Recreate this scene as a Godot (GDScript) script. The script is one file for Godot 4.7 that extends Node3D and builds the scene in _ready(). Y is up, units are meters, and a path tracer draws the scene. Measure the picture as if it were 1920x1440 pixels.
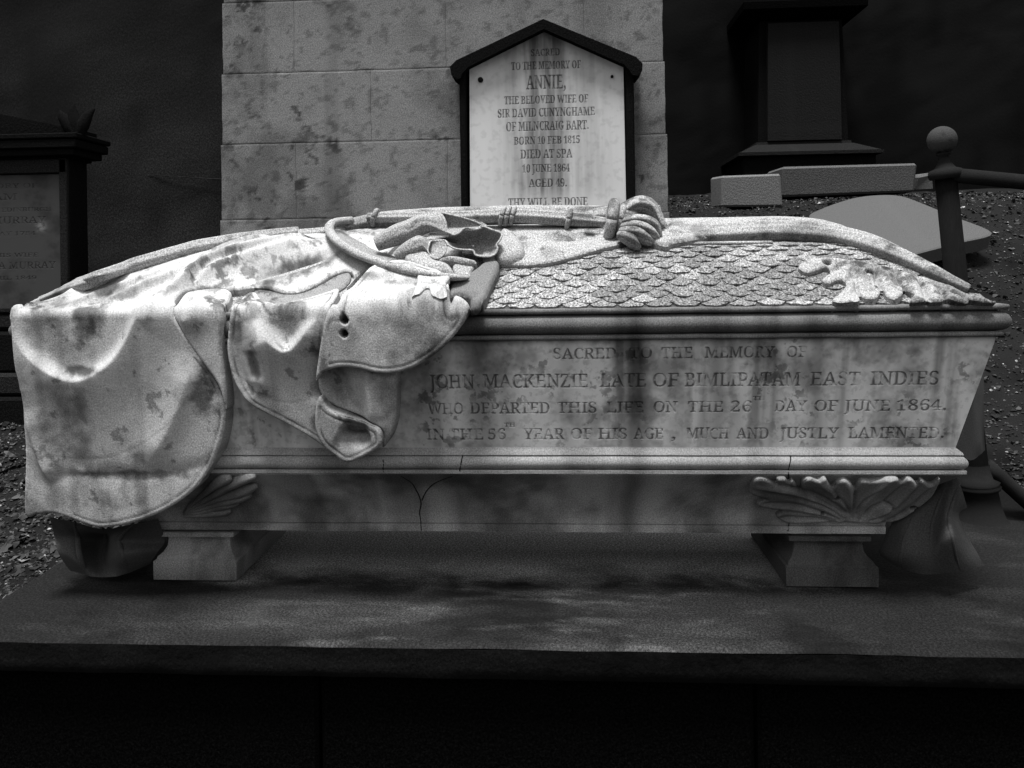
extends Node3D

# ---------------------------------------------------------------- noises and materials
var nz := FastNoiseLite.new()
var nf := FastNoiseLite.new()
var rng := RandomNumberGenerator.new()
var M := {}


func grain(size: int, freq: float, octaves: int, lo: float, hi: float, specks: float, seed_: int) -> ImageTexture:
	var n := FastNoiseLite.new()
	n.seed = seed_
	n.frequency = freq
	n.fractal_octaves = octaves
	n.fractal_gain = 0.62
	var a := n.get_seamless_image(size, size)
	a.convert(Image.FORMAT_L8)
	n.seed = seed_ + 7
	n.frequency = freq * 2.2
	var b := n.get_seamless_image(size, size)
	b.convert(Image.FORMAT_L8)
	var da := a.get_data()
	var db := b.get_data()
	var o := PackedByteArray()
	o.resize(size * size)
	for i in o.size():
		var v := lerpf(lo, hi, clampf((da[i] / 255.0 - 0.2) / 0.6, 0.0, 1.0))
		var s := db[i] / 255.0
		if s > 0.70 - 0.1 * specks:
			v *= lerpf(1.0, 0.35, clampf((s - (0.70 - 0.1 * specks)) * 7.0, 0.0, 1.0) * minf(specks, 1.0))
		o[i] = int(clampf(v, 0.0, 1.0) * 255.0)
	var im := Image.create_from_data(size, size, false, Image.FORMAT_L8, o)
	return ImageTexture.create_from_image(im)


func bumps(size: int, freq: float, octaves: int, strength: float, seed_: int) -> ImageTexture:
	var n := FastNoiseLite.new()
	n.seed = seed_
	n.frequency = freq
	n.fractal_octaves = octaves
	n.fractal_gain = 0.6
	var a := n.get_seamless_image(size, size)
	a.convert(Image.FORMAT_RGBA8)
	a.bump_map_to_normal_map(strength)
	return ImageTexture.create_from_image(a)


func stone(albedo: float, tex: Texture2D, norm: Texture2D, scale: float, rough := 0.85, vcol := true, nscale := 0.6) -> StandardMaterial3D:
	var m := StandardMaterial3D.new()
	m.albedo_color = Color(albedo, albedo, albedo).linear_to_srgb()
	m.albedo_texture = tex
	m.roughness = rough
	m.metallic_specular = 0.25 if albedo > 0.25 else 0.04
	m.vertex_color_use_as_albedo = vcol
	m.uv1_triplanar = true
	m.uv1_world_triplanar = true
	m.uv1_scale = Vector3(scale, scale, scale)
	if norm:
		m.normal_enabled = true
		m.normal_texture = norm
		m.normal_scale = nscale
	return m


# ---------------------------------------------------------------- naming
var used := {}


func numbered(called: String) -> String:
	var k: int = used.get(called, 0)
	used[called] = k + 1
	return called if k == 0 else "%s_%03d" % [called, k]


func thing(called: String, label: String, category: String, at := Vector3.ZERO, group := "") -> Node3D:
	var o := Node3D.new()
	o.name = numbered(called)
	add_child(o)
	o.position = at
	tag(o, label, category, group)
	return o


func tag(o: Node3D, label: String, category: String, group := "") -> void:
	o.set_meta("label", label)
	o.set_meta("category", category)
	if group:
		o.set_meta("group", group)


# parts are modelled in world coordinates; a part's mesh is shifted into its thing's frame by the part's own position
func put(mesh: Mesh, called: String, mat: Material, parent: Node3D, label := "") -> MeshInstance3D:
	var o := MeshInstance3D.new()
	o.name = called
	o.mesh = mesh
	o.material_override = mat
	parent.add_child(o, true)
	var p: Node = parent
	var off := Vector3.ZERO
	while p != self:
		off += p.position
		p = p.get_parent()
	o.position = -off
	if label:
		o.set_meta("label", label)
	return o


func structure(mesh: Mesh, called: String, mat: Material) -> MeshInstance3D:
	var o := put(mesh, called, mat, self)
	o.set_meta("kind", "structure")
	return o


# ---------------------------------------------------------------- small geometry helpers
func g(v: float) -> Color:
	return Color(v, v, v)


func start() -> SurfaceTool:
	var st := SurfaceTool.new()
	st.begin(Mesh.PRIMITIVE_TRIANGLES)
	st.set_smooth_group(0)
	st.set_color(Color(1, 1, 1))
	return st


func done(st: SurfaceTool) -> ArrayMesh:
	st.generate_normals()
	return st.commit()


# corners counter-clockwise as seen from outside
func tri(st: SurfaceTool, a: Vector3, b: Vector3, c: Vector3) -> void:
	st.add_vertex(a)
	st.add_vertex(c)
	st.add_vertex(b)


func quad(st: SurfaceTool, a: Vector3, b: Vector3, c: Vector3, d: Vector3) -> void:
	tri(st, a, b, c)
	tri(st, a, c, d)


# a grid of points, pts[i * nv + j]; cols may be empty; flip turns it over
func grid(st: SurfaceTool, nu: int, nv: int, pts: PackedVector3Array, cols: PackedColorArray, group: int, flip := false) -> void:
	st.set_smooth_group(group)
	for i in nu - 1:
		for j in nv - 1:
			var q := [i * nv + j, (i + 1) * nv + j, (i + 1) * nv + j + 1, i * nv + j, (i + 1) * nv + j + 1, i * nv + j + 1]
			if flip:
				q = [q[0], q[2], q[1], q[3], q[5], q[4]]
			for k in q:
				if cols.size():
					st.set_color(cols[k])
				st.add_vertex(pts[k])


# a box with bevelled edges (flat faces), optional jitter of its corners
func bevel_box(c: Vector3, s: Vector3, b: float, jit := 0.0, basis := Basis.IDENTITY) -> ArrayMesh:
	var st := start()
	add_bevel(st, c, s, b, jit, basis)
	return done(st)


func add_bevel(st: SurfaceTool, c: Vector3, s: Vector3, b: float, jit := 0.0, basis := Basis.IDENTITY) -> void:
	st.set_smooth_group(-1)
	var h := s * 0.5
	var J := {}
	var P := func(sx: int, sy: int, sz: int, axis: int) -> Vector3:
		var key := Vector3i(sx, sy, sz)
		if not J.has(key):
			J[key] = Vector3(rng.randf_range(-jit, jit), rng.randf_range(-jit, jit), rng.randf_range(-jit, jit))
		var v := Vector3(sx * (h.x - b), sy * (h.y - b), sz * (h.z - b))
		v[axis] = [sx, sy, sz][axis] * h[axis]
		return c + basis * (v + J[key])
	for axis in 3:
		var u := (axis + 1) % 3
		var w := (axis + 2) % 3
		for sg in [-1, 1]:
			var q: Array[Vector3] = []
			for k in [[-1, -1], [1, -1], [1, 1], [-1, 1]]:
				var sgn := [0, 0, 0]
				sgn[axis] = sg
				sgn[u] = k[0]
				sgn[w] = k[1]
				q.append(P.call(sgn[0], sgn[1], sgn[2], axis))
			if sg > 0:
				quad(st, q[0], q[1], q[2], q[3])
			else:
				quad(st, q[3], q[2], q[1], q[0])
		# bevel strips along w between faces axis and u
		for sa in [-1, 1]:
			for su in [-1, 1]:
				var e := [[0, 0, 0], [0, 0, 0]]
				for k in 2:
					e[k][axis] = sa
					e[k][u] = su
					e[k][w] = [-1, 1][k]
				var a: Vector3 = P.call(e[0][0], e[0][1], e[0][2], axis)
				var b2: Vector3 = P.call(e[0][0], e[0][1], e[0][2], u)
				var c2: Vector3 = P.call(e[1][0], e[1][1], e[1][2], u)
				var d: Vector3 = P.call(e[1][0], e[1][1], e[1][2], axis)
				if sa * su > 0:
					quad(st, a, b2, c2, d)
				else:
					quad(st, d, c2, b2, a)
	for sx in [-1, 1]:
		for sy in [-1, 1]:
			for sz in [-1, 1]:
				var a: Vector3 = P.call(sx, sy, sz, 0)
				var b3: Vector3 = P.call(sx, sy, sz, 1)
				var c3: Vector3 = P.call(sx, sy, sz, 2)
				if sx * sy * sz > 0:
					tri(st, a, b3, c3)
				else:
					tri(st, c3, b3, a)


func cat(pts: Array, n: int, closed := false) -> Array:
	# Catmull-Rom through the points, n steps between neighbours
	var o := []
	var m := pts.size()
	for i in (m if closed else m - 1):
		var p0 = pts[(i - 1 + m) % m] if (closed or i > 0) else pts[0]
		var p1 = pts[i]
		var p2 = pts[(i + 1) % m]
		var p3 = pts[(i + 2) % m] if (closed or i + 2 < m) else pts[m - 1]
		for k in n:
			var t := float(k) / n
			o.append(0.5 * ((2.0 * p1) + (p2 - p0) * t + (2.0 * p0 - 5.0 * p1 + 4.0 * p2 - p3) * t * t + (3.0 * p1 - p0 - 3.0 * p2 + p3) * t * t * t))
	if not closed:
		o.append(pts[m - 1])
	return o


# a tube along points with a radius at each (Array of floats spread over the length); flat presses it along «up»
func tube(st: SurfaceTool, pts: Array, radii: Array, sides: int, colr: Callable, flat := 1.0, up := Vector3.UP, group := 0, flute := 0.0, flutes := 0) -> void:
	var n := pts.size()
	var P := PackedVector3Array()
	var C := PackedColorArray()
	for i in n:
		var d: Vector3 = (pts[mini(i + 1, n - 1)] - pts[maxi(i - 1, 0)]).normalized()
		var side := d.cross(up).normalized()
		var upv := side.cross(d).normalized()
		var f := float(i) / (n - 1) * (radii.size() - 1)
		var r := lerpf(radii[int(f)], radii[mini(int(f) + 1, radii.size() - 1)], f - int(f))
		for k in sides + 1:
			var a := TAU * k / sides
			var rr := r * (1.0 + flute * cos(a * flutes))
			var p: Vector3 = pts[i] + side * cos(a) * rr + upv * sin(a) * rr * flat
			P.append(p)
			C.append(colr.call(p, (side * cos(a) + upv * sin(a))))
	grid(st, n, sides + 1, P, C, group, true)
	for e in [0, n - 1]:
		st.set_smooth_group(group)
		for k in sides:
			var a2 := P[e * (sides + 1) + k]
			var b2 := P[e * (sides + 1) + k + 1]
			if e == 0:
				tri(st, pts[0], a2, b2)
			else:
				tri(st, pts[n - 1], b2, a2)


func lathe(st: SurfaceTool, base: Vector3, axis: Vector3, prof: Array, sides: int, colr: Callable, group := 0) -> void:
	# prof: Vector2(radius, height)
	var s := axis.cross(Vector3.BACK).normalized()
	var t := s.cross(axis).normalized()
	var P := PackedVector3Array()
	var C := PackedColorArray()
	for pr in prof:
		for k in sides + 1:
			var a := TAU * k / sides
			var p: Vector3 = base + axis * pr.y + (s * cos(a) + t * sin(a)) * pr.x
			P.append(p)
			C.append(colr.call(p, s * cos(a) + t * sin(a)))
	grid(st, prof.size(), sides + 1, P, C, group, true)


func loft(st: SurfaceTool, rows: Array, n: int, m: int, colr: Callable, rough := 0.0, flip := false) -> void:
	# rows: arrays of Vector3 with equal counts; smooth both ways
	var fine := []
	for r in rows:
		fine.append(cat(r, n))
	var w: int = fine[0].size()
	var P := PackedVector3Array()
	var C := PackedColorArray()
	var columns := []
	for j in w:
		var c := []
		for r in fine:
			c.append(r[j])
		columns.append(cat(c, m))
	var hgt: int = columns[0].size()
	for i in hgt:
		for j in w:
			var p: Vector3 = columns[j][i]
			if rough > 0.0:
				p += Vector3(nz.get_noise_3dv(p * 9.0), nz.get_noise_3dv(p * 9.0 + Vector3(9, 0, 0)), nz.get_noise_3dv(p * 9.0 + Vector3(0, 9, 0))) * rough
			P.append(p)
			C.append(colr.call(p, Vector3.UP))
	grid(st, hgt, w, P, C, 0, flip)


func sm(a: float, b: float, x: float) -> float:
	return smoothstep(a, b, x)


# ---------------------------------------------------------------- stone colours (linear values)
const STREAKS := [[-0.02, 0.05, 0.55], [0.035, 0.03, 0.35], [0.335, 0.028, 0.75], [0.30, 0.018, 0.4], [0.515, 0.026, 0.42], [0.545, 0.012, 0.35], [0.735, 0.02, 0.38], [0.94, 0.03, 0.18], [-0.16, 0.06, 0.5], [-0.4, 0.05, 0.35], [-0.55, 0.04, 0.3], [0.18, 0.02, 0.2], [0.43, 0.02, 0.2], [0.64, 0.02, 0.2]]


func streaks(x: float, y: float, amount := 1.0) -> float:
	# soot that rain has carried down in narrow runs
	var k := 0.0
	var wob := nz.get_noise_2d(x * 2.0, y * 6.0 + 50.0) * 0.03
	for s in STREAKS:
		var d: float = (x + wob - s[0]) / s[1]
		if absf(d) < 2.5:
			k = maxf(k, s[2] * exp(-d * d))
	var n := nz.get_noise_2d(x * 22.0, y * 2.0) * 0.7 + nz.get_noise_2d(x * 60.0, y * 3.5 + 9.0) * 0.35
	k = 1.0 - (1.0 - k) * (1.0 - 0.55 * sm(0.0, 0.6, n))
	return clampf(k * amount, 0.0, 0.93)


func blot(p: Vector3, f: float, lo: float, hi: float) -> float:
	return sm(lo, hi, nf.get_noise_3dv(p * f))


func marble(p: Vector3, n: Vector3) -> Color:
	var v := 0.68
	var up := clampf(n.y, 0.0, 1.0)
	v *= 1.0 - 0.45 * blot(p, 7.0, 0.05, 0.45)
	# black lichen: ragged specks gathered in patches
	var patch := sm(-0.18, 0.35, nf.get_noise_3dv(p * 5.0 + Vector3(7, 3, 1)))
	v *= 1.0 - (0.25 + 0.55 * up) * patch * sm(0.08, 0.22, nf.get_noise_3dv(p * 38.0) + 0.10 * patch)
	v *= 1.0 - 0.5 * sm(0.33, 0.42, nf.get_noise_3dv(p * 30.0 + Vector3(2, 9, 4)))
	if up < 0.5:
		v *= 1.0 - (0.5 - up) * 1.4 * streaks(p.x, p.y, 0.85)
	return g(v)


func sooty(p: Vector3, n: Vector3) -> Color:
	var v := 0.16
	v *= 1.0 - streaks(p.x, p.y) * 0.85
	v *= 1.0 - 0.4 * blot(p, 9.0, 0.0, 0.5)
	return g(v)


func darkstone(p: Vector3, _n: Vector3) -> Color:
	return g(0.08 * (1.0 - 0.5 * blot(p, 3.0, -0.1, 0.6)))

const A_OUT := [Vector2(-1.130, -0.360), Vector2(-1.135, -0.200), Vector2(-1.140, -0.020), Vector2(-1.132, 0.008), Vector2(-1.130, 0.110), Vector2(-1.124, 0.212), Vector2(-1.130, 0.342), Vector2(-1.143, 0.482), Vector2(-1.111, 0.484), Vector2(-1.077, 0.481), Vector2(-1.037, 0.490), Vector2(-0.999, 0.506), Vector2(-0.952, 0.516), Vector2(-0.880, 0.505), Vector2(-0.799, 0.475), Vector2(-0.724, 0.426), Vector2(-0.672, 0.361), Vector2(-0.642, 0.291), Vector2(-0.631, 0.227), Vector2(-0.644, 0.164), Vector2(-0.672, 0.113), Vector2(-0.708, 0.063), Vector2(-0.738, 0.004), Vector2(-0.754, -0.031), Vector2(-0.751, -0.065), Vector2(-0.725, -0.078), Vector2(-0.682, -0.085), Vector2(-0.629, -0.084), Vector2(-0.592, -0.093), Vector2(-0.552, -0.090), Vector2(-0.507, -0.076), Vector2(-0.469, -0.079), Vector2(-0.434, -0.102), Vector2(-0.402, -0.130), Vector2(-0.371, -0.143), Vector2(-0.351, -0.132), Vector2(-0.349, -0.109), Vector2(-0.363, -0.087), Vector2(-0.328, -0.142), Vector2(-0.293, -0.176), Vector2(-0.270, -0.250), Vector2(-0.250, -0.360)]
const A_SWAG := [Vector2(-1.131, 0.005), Vector2(-1.120, 0.059), Vector2(-1.089, 0.100), Vector2(-1.038, 0.137), Vector2(-0.984, 0.154), Vector2(-0.934, 0.140), Vector2(-0.885, 0.107), Vector2(-0.851, 0.064), Vector2(-0.821, 0.009), Vector2(-0.808, -0.002), Vector2(-0.807, -0.066), Vector2(-0.777, -0.116), Vector2(-0.720, -0.170), Vector2(-0.613, -0.247), Vector2(-0.479, -0.286)]
const A_VALLEY := [Vector2(-1.062, 0.385), Vector2(-0.963, 0.389), Vector2(-0.858, 0.385), Vector2(-0.754, 0.381), Vector2(-0.661, 0.352)]
const A_GROOVE := [Vector2(-0.997, 0.181), Vector2(-0.992, 0.251), Vector2(-0.985, 0.329), Vector2(-0.994, 0.381)]
const A_FOLD := [Vector2(-0.694, 0.088), Vector2(-0.711, 0.151), Vector2(-0.732, 0.207), Vector2(-0.762, 0.265), Vector2(-0.799, 0.323), Vector2(-0.831, 0.368)]
const A_CORNER := [Vector2(-1.115, 0.219), Vector2(-1.103, 0.290), Vector2(-1.086, 0.355), Vector2(-1.063, 0.410)]
const A_ROLL := [Vector2(-0.734, -0.080), Vector2(-0.701, -0.129), Vector2(-0.636, -0.168), Vector2(-0.543, -0.216), Vector2(-0.449, -0.257)]
const A_HOLLOW := [Vector2(-0.626, -0.127), Vector2(-0.545, -0.146), Vector2(-0.462, -0.184), Vector2(-0.424, -0.217)]
const A_RAY1 := [Vector2(-1.048, -0.044), Vector2(-1.034, -0.227), Vector2(-0.899, -0.306), Vector2(-0.645, -0.262)]
const A_RAY2 := [Vector2(-0.917, -0.035), Vector2(-0.832, -0.117), Vector2(-0.727, -0.185), Vector2(-0.586, -0.261)]
const A_RAY3 := [Vector2(-0.969, -0.002), Vector2(-0.891, -0.074), Vector2(-0.787, -0.137), Vector2(-0.645, -0.224)]
const B_OUT := [Vector2(-0.744, -0.003), Vector2(-0.740, 0.006), Vector2(-0.730, 0.023), Vector2(-0.710, 0.063), Vector2(-0.673, 0.121), Vector2(-0.644, 0.166), Vector2(-0.632, 0.210), Vector2(-0.629, 0.233), Vector2(-0.625, 0.189), Vector2(-0.627, 0.138), Vector2(-0.630, 0.076), Vector2(-0.622, 0.014), Vector2(-0.626, -0.012), Vector2(-0.633, -0.067), Vector2(-0.656, -0.086), Vector2(-0.710, -0.087), Vector2(-0.749, -0.071)]
const B_RIDGE := [Vector2(-0.724, 0.019), Vector2(-0.690, 0.002), Vector2(-0.676, -0.055)]
const C_OUT := [Vector2(-0.614, 0.076), Vector2(-0.605, 0.016), Vector2(-0.598, -0.011), Vector2(-0.591, -0.060), Vector2(-0.569, -0.063), Vector2(-0.551, -0.040), Vector2(-0.519, -0.012), Vector2(-0.486, -0.004), Vector2(-0.462, -0.022), Vector2(-0.432, -0.042), Vector2(-0.397, -0.064), Vector2(-0.372, -0.076), Vector2(-0.368, -0.032), Vector2(-0.370, 0.008), Vector2(-0.378, 0.065), Vector2(-0.384, 0.140), Vector2(-0.385, 0.215), Vector2(-0.352, 0.278), Vector2(-0.316, 0.323), Vector2(-0.336, 0.344), Vector2(-0.380, 0.326), Vector2(-0.429, 0.291), Vector2(-0.478, 0.262), Vector2(-0.527, 0.236), Vector2(-0.569, 0.211), Vector2(-0.595, 0.176), Vector2(-0.610, 0.129)]
const C_V := [Vector2(-0.535, 0.008), Vector2(-0.517, 0.047), Vector2(-0.493, 0.074), Vector2(-0.466, 0.086), Vector2(-0.440, 0.067), Vector2(-0.411, 0.031), Vector2(-0.385, 0.005)]
const C_RIDGE := [Vector2(-0.543, 0.005), Vector2(-0.526, 0.064), Vector2(-0.522, 0.139), Vector2(-0.528, 0.202)]
const C_CHANNEL := [Vector2(-0.581, 0.014), Vector2(-0.587, 0.089), Vector2(-0.579, 0.158), Vector2(-0.553, 0.196)]
const C_DIMPLE := [Vector2(-0.557, 0.083), Vector2(-0.554, 0.120), Vector2(-0.546, 0.158)]
const C_DARK := [Vector2(-0.389, 0.078), Vector2(-0.399, 0.140), Vector2(-0.400, 0.215)]
const D_OUT := [Vector2(-0.293, -0.121), Vector2(-0.318, -0.071), Vector2(-0.335, -0.004), Vector2(-0.358, 0.004), Vector2(-0.372, 0.016), Vector2(-0.383, 0.062), Vector2(-0.393, 0.111), Vector2(-0.399, 0.151), Vector2(-0.390, 0.141), Vector2(-0.372, 0.129), Vector2(-0.340, 0.121), Vector2(-0.303, 0.124), Vector2(-0.267, 0.133), Vector2(-0.224, 0.136), Vector2(-0.181, 0.126), Vector2(-0.140, 0.104), Vector2(-0.099, 0.073), Vector2(-0.068, 0.037), Vector2(-0.050, 0.011), Vector2(-0.044, 0.005), Vector2(-0.059, 0.001), Vector2(-0.076, -0.001), Vector2(-0.091, -0.002), Vector2(-0.111, -0.082), Vector2(-0.162, -0.119), Vector2(-0.231, -0.137)]
const D_LIP := [Vector2(-0.091, -0.001), Vector2(-0.068, -0.002), Vector2(-0.050, 0.001)]
const E_OUT := [Vector2(-0.401, 0.134), Vector2(-0.345, 0.118), Vector2(-0.271, 0.128), Vector2(-0.224, 0.131), Vector2(-0.219, 0.166), Vector2(-0.223, 0.228), Vector2(-0.231, 0.272), Vector2(-0.246, 0.306), Vector2(-0.259, 0.316), Vector2(-0.254, 0.285), Vector2(-0.262, 0.265), Vector2(-0.301, 0.244), Vector2(-0.350, 0.228), Vector2(-0.384, 0.209), Vector2(-0.401, 0.184), Vector2(-0.405, 0.155)]
const E_BAND := [Vector2(-0.284, 0.128), Vector2(-0.284, 0.190), Vector2(-0.276, 0.259)]
const E_HOLLOW := [Vector2(-0.356, 0.140), Vector2(-0.353, 0.178), Vector2(-0.337, 0.213)]
const F_OUT := [Vector2(-0.394, 0.190), Vector2(-0.375, 0.218), Vector2(-0.344, 0.233), Vector2(-0.301, 0.247), Vector2(-0.264, 0.264), Vector2(-0.254, 0.285), Vector2(-0.258, 0.306), Vector2(-0.292, 0.328), Vector2(-0.336, 0.345), Vector2(-0.367, 0.326), Vector2(-0.394, 0.301), Vector2(-0.407, 0.265), Vector2(-0.405, 0.221)]
const F_HOLLOW := [Vector2(-0.352, 0.266), Vector2(-0.315, 0.285), Vector2(-0.277, 0.281)]
const STRAP_OUT := [Vector2(-0.097, -0.031), Vector2(-0.074, -0.039), Vector2(-0.052, -0.019), Vector2(-0.044, 0.002), Vector2(-0.040, 0.010), Vector2(-0.017, -0.002), Vector2(-0.004, -0.074), Vector2(0.010, -0.123), Vector2(0.007, -0.152), Vector2(-0.021, -0.153), Vector2(-0.047, -0.127), Vector2(-0.077, -0.102), Vector2(-0.100, -0.078)]
const POCKET_OUT := [Vector2(-0.586, -0.094), Vector2(-0.474, -0.084), Vector2(-0.428, -0.109), Vector2(-0.385, -0.146), Vector2(-0.363, -0.144), Vector2(-0.362, -0.108), Vector2(-0.404, -0.070), Vector2(-0.459, -0.036), Vector2(-0.505, -0.020), Vector2(-0.548, -0.033)]
const LAP_OUT := [Vector2(-0.173, -0.083), Vector2(-0.172, -0.039), Vector2(-0.171, -0.003), Vector2(-0.177, 0.001), Vector2(-0.177, 0.001), Vector2(-0.167, 0.000), Vector2(-0.154, -0.002), Vector2(-0.144, -0.011), Vector2(-0.143, -0.011), Vector2(-0.131, -0.001), Vector2(-0.120, 0.001), Vector2(-0.107, 0.002), Vector2(-0.094, 0.001), Vector2(-0.087, 0.000), Vector2(-0.087, -0.000), Vector2(-0.098, -0.004), Vector2(-0.104, -0.037), Vector2(-0.100, -0.069), Vector2(-0.137, -0.090)]
const APRON_OUT := [Vector2(-0.034, -0.182), Vector2(-0.005, -0.161), Vector2(0.048, -0.154), Vector2(0.101, -0.154), Vector2(0.153, -0.164), Vector2(0.213, -0.185), Vector2(0.268, -0.209), Vector2(0.327, -0.239), Vector2(0.343, -0.302), Vector2(0.276, -0.344), Vector2(0.088, -0.366), Vector2(-0.059, -0.366)]
const APRON_HOLE := [Vector2(0.222, -0.288), Vector2(0.242, -0.287)]
const SHELL_OUT := [Vector2(0.006, -0.301), Vector2(0.042, -0.282), Vector2(0.065, -0.225), Vector2(0.073, -0.181), Vector2(0.055, -0.160), Vector2(0.022, -0.154), Vector2(-0.001, -0.168), Vector2(-0.003, -0.228)]
const TOP_OUT := [Vector2(0.408, -0.214), Vector2(0.445, -0.221), Vector2(0.499, -0.240), Vector2(0.545, -0.264), Vector2(0.563, -0.286), Vector2(0.606, -0.294), Vector2(0.652, -0.298), Vector2(0.682, -0.324), Vector2(0.726, -0.338), Vector2(0.786, -0.313), Vector2(0.856, -0.282), Vector2(0.900, -0.300), Vector2(0.850, -0.365), Vector2(0.300, -0.365), Vector2(0.250, -0.330)]
const ROLL_LEFT := [Vector3(-1.124, 0.719, 0.342), Vector3(-1.435, 0.715, -0.157), Vector3(-1.034, 0.768, 0.277), Vector3(-0.954, 0.800, 0.235), Vector3(-0.870, 0.830, 0.195), Vector3(-0.788, 0.857, 0.143), Vector3(-0.658, 0.883, 0.090), Vector3(-0.469, 0.900, 0.059)]
const ROLL_LEFT_BACK := [Vector3(-1.622, 0.715, -0.472), Vector3(-1.024, 0.780, 0.271), Vector3(-0.937, 0.815, 0.228), Vector3(-0.859, 0.841, 0.189), Vector3(-0.776, 0.867, 0.139), Vector3(-0.658, 0.890, 0.089), Vector3(-0.547, 0.901, 0.069)]
const ROLL_RIGHT := [Vector3(0.442, 0.867, 0.112), Vector3(0.532, 0.872, 0.105), Vector3(0.670, 0.878, 0.095), Vector3(0.776, 0.874, 0.104), Vector3(0.872, 0.859, 0.135), Vector3(0.933, 0.836, 0.180), Vector3(0.999, 0.800, 0.231), Vector3(1.051, 0.762, 0.278), Vector3(1.093, 0.736, 0.306)]
const ROLL_RIGHT_UPPER := [Vector3(0.557, 0.887, 0.083), Vector3(0.649, 0.893, 0.073), Vector3(0.755, 0.889, 0.083), Vector3(0.856, 0.876, 0.105), Vector3(0.940, 0.847, 0.162), Vector3(1.013, 0.799, 0.228)]
const LEDGE := [Vector3(0.413, 0.852, 0.126), Vector3(0.501, 0.852, 0.127), Vector3(0.608, 0.852, 0.128), Vector3(0.699, 0.852, 0.128)]
const BRIM := [Vector3(-0.410, 0.934, 0.032), Vector3(-0.447, 0.927, 0.068), Vector3(-0.452, 0.909, 0.106), Vector3(-0.415, 0.877, 0.181), Vector3(-0.358, 0.845, 0.232), Vector3(-0.295, 0.821, 0.269), Vector3(-0.222, 0.800, 0.307), Vector3(-0.154, 0.786, 0.330), Vector3(-0.091, 0.778, 0.327), Vector3(-0.059, 0.776, 0.305)]
const BRIM_IN := [Vector3(-0.382, 0.926, 0.024), Vector3(-0.417, 0.923, 0.034), Vector3(-0.423, 0.909, 0.039), Vector3(-0.392, 0.885, 0.089), Vector3(-0.342, 0.861, 0.132), Vector3(-0.290, 0.842, 0.173), Vector3(-0.228, 0.823, 0.208), Vector3(-0.171, 0.808, 0.228), Vector3(-0.109, 0.796, 0.243), Vector3(-0.075, 0.792, 0.248)]
const STAFF := [Vector3(-0.366, 0.940, 0.030), Vector3(-0.112, 0.936, 0.050), Vector3(0.033, 0.936, 0.060), Vector3(0.184, 0.924, 0.060), Vector3(0.282, 0.914, 0.060)]
const TASSEL_RING := [Vector3(0.296, 0.956, 0.080), Vector3(0.293, 0.879, 0.120)]
const STRAND_0 := [Vector3(0.324, 0.932, 0.110), Vector3(0.362, 0.953, 0.110), Vector3(0.404, 0.940, 0.100), Vector3(0.427, 0.898, 0.110)]
const STRAND_1 := [Vector3(0.316, 0.948, 0.080), Vector3(0.374, 0.965, 0.060), Vector3(0.413, 0.947, 0.060), Vector3(0.439, 0.889, 0.090)]
const STRAND_2 := [Vector3(0.323, 0.913, 0.130), Vector3(0.365, 0.911, 0.140), Vector3(0.403, 0.898, 0.140), Vector3(0.418, 0.868, 0.140)]
const STRAND_3 := [Vector3(0.319, 0.898, 0.140), Vector3(0.356, 0.894, 0.160), Vector3(0.393, 0.879, 0.155), Vector3(0.414, 0.860, 0.145)]
const STRAND_4 := [Vector3(0.314, 0.887, 0.150), Vector3(0.348, 0.879, 0.170), Vector3(0.378, 0.865, 0.165), Vector3(0.397, 0.855, 0.150)]
const STRAND_5 := [Vector3(0.309, 0.878, 0.155), Vector3(0.332, 0.867, 0.170), Vector3(0.347, 0.855, 0.175), Vector3(0.361, 0.843, 0.170)]
const STRAND_6 := [Vector3(0.326, 0.943, 0.090), Vector3(0.378, 0.948, 0.085), Vector3(0.412, 0.927, 0.085), Vector3(0.446, 0.877, 0.100)]
const RELIEF_R0 := [Vector3(0.856, 0.162, 0.187), Vector3(0.780, 0.231, 0.229), Vector3(0.682, 0.266, 0.264), Vector3(0.612, 0.261, 0.258)]
const RELIEF_R1 := [Vector3(0.854, 0.162, 0.187), Vector3(0.782, 0.222, 0.222), Vector3(0.687, 0.248, 0.245), Vector3(0.613, 0.243, 0.240)]
const RELIEF_R2 := [Vector3(0.850, 0.161, 0.187), Vector3(0.771, 0.214, 0.215), Vector3(0.705, 0.229, 0.227), Vector3(0.635, 0.222, 0.221)]
const RELIEF_R3 := [Vector3(0.850, 0.161, 0.187), Vector3(0.780, 0.202, 0.207), Vector3(0.715, 0.209, 0.211), Vector3(0.666, 0.197, 0.203)]
const RELIEF_R4 := [Vector3(0.847, 0.158, 0.186), Vector3(0.789, 0.186, 0.197), Vector3(0.738, 0.186, 0.197), Vector3(0.685, 0.179, 0.194)]
const RELIEF_R5 := [Vector3(0.844, 0.157, 0.186), Vector3(0.798, 0.171, 0.190), Vector3(0.753, 0.169, 0.189), Vector3(0.720, 0.164, 0.188)]
const RELIEF_R6 := [Vector3(0.856, 0.167, 0.189), Vector3(0.784, 0.240, 0.237), Vector3(0.701, 0.285, 0.285), Vector3(0.662, 0.292, 0.294)]
const RELIEF_R7 := [Vector3(0.858, 0.171, 0.190), Vector3(0.802, 0.240, 0.237), Vector3(0.755, 0.272, 0.270), Vector3(0.734, 0.291, 0.292)]
const RELIEF_R8 := [Vector3(0.858, 0.171, 0.190), Vector3(0.815, 0.240, 0.237), Vector3(0.779, 0.280, 0.279), Vector3(0.765, 0.295, 0.297)]
const RELIEF_R9 := [Vector3(0.863, 0.171, 0.190), Vector3(0.836, 0.231, 0.230), Vector3(0.824, 0.267, 0.265), Vector3(0.819, 0.289, 0.290)]
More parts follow.
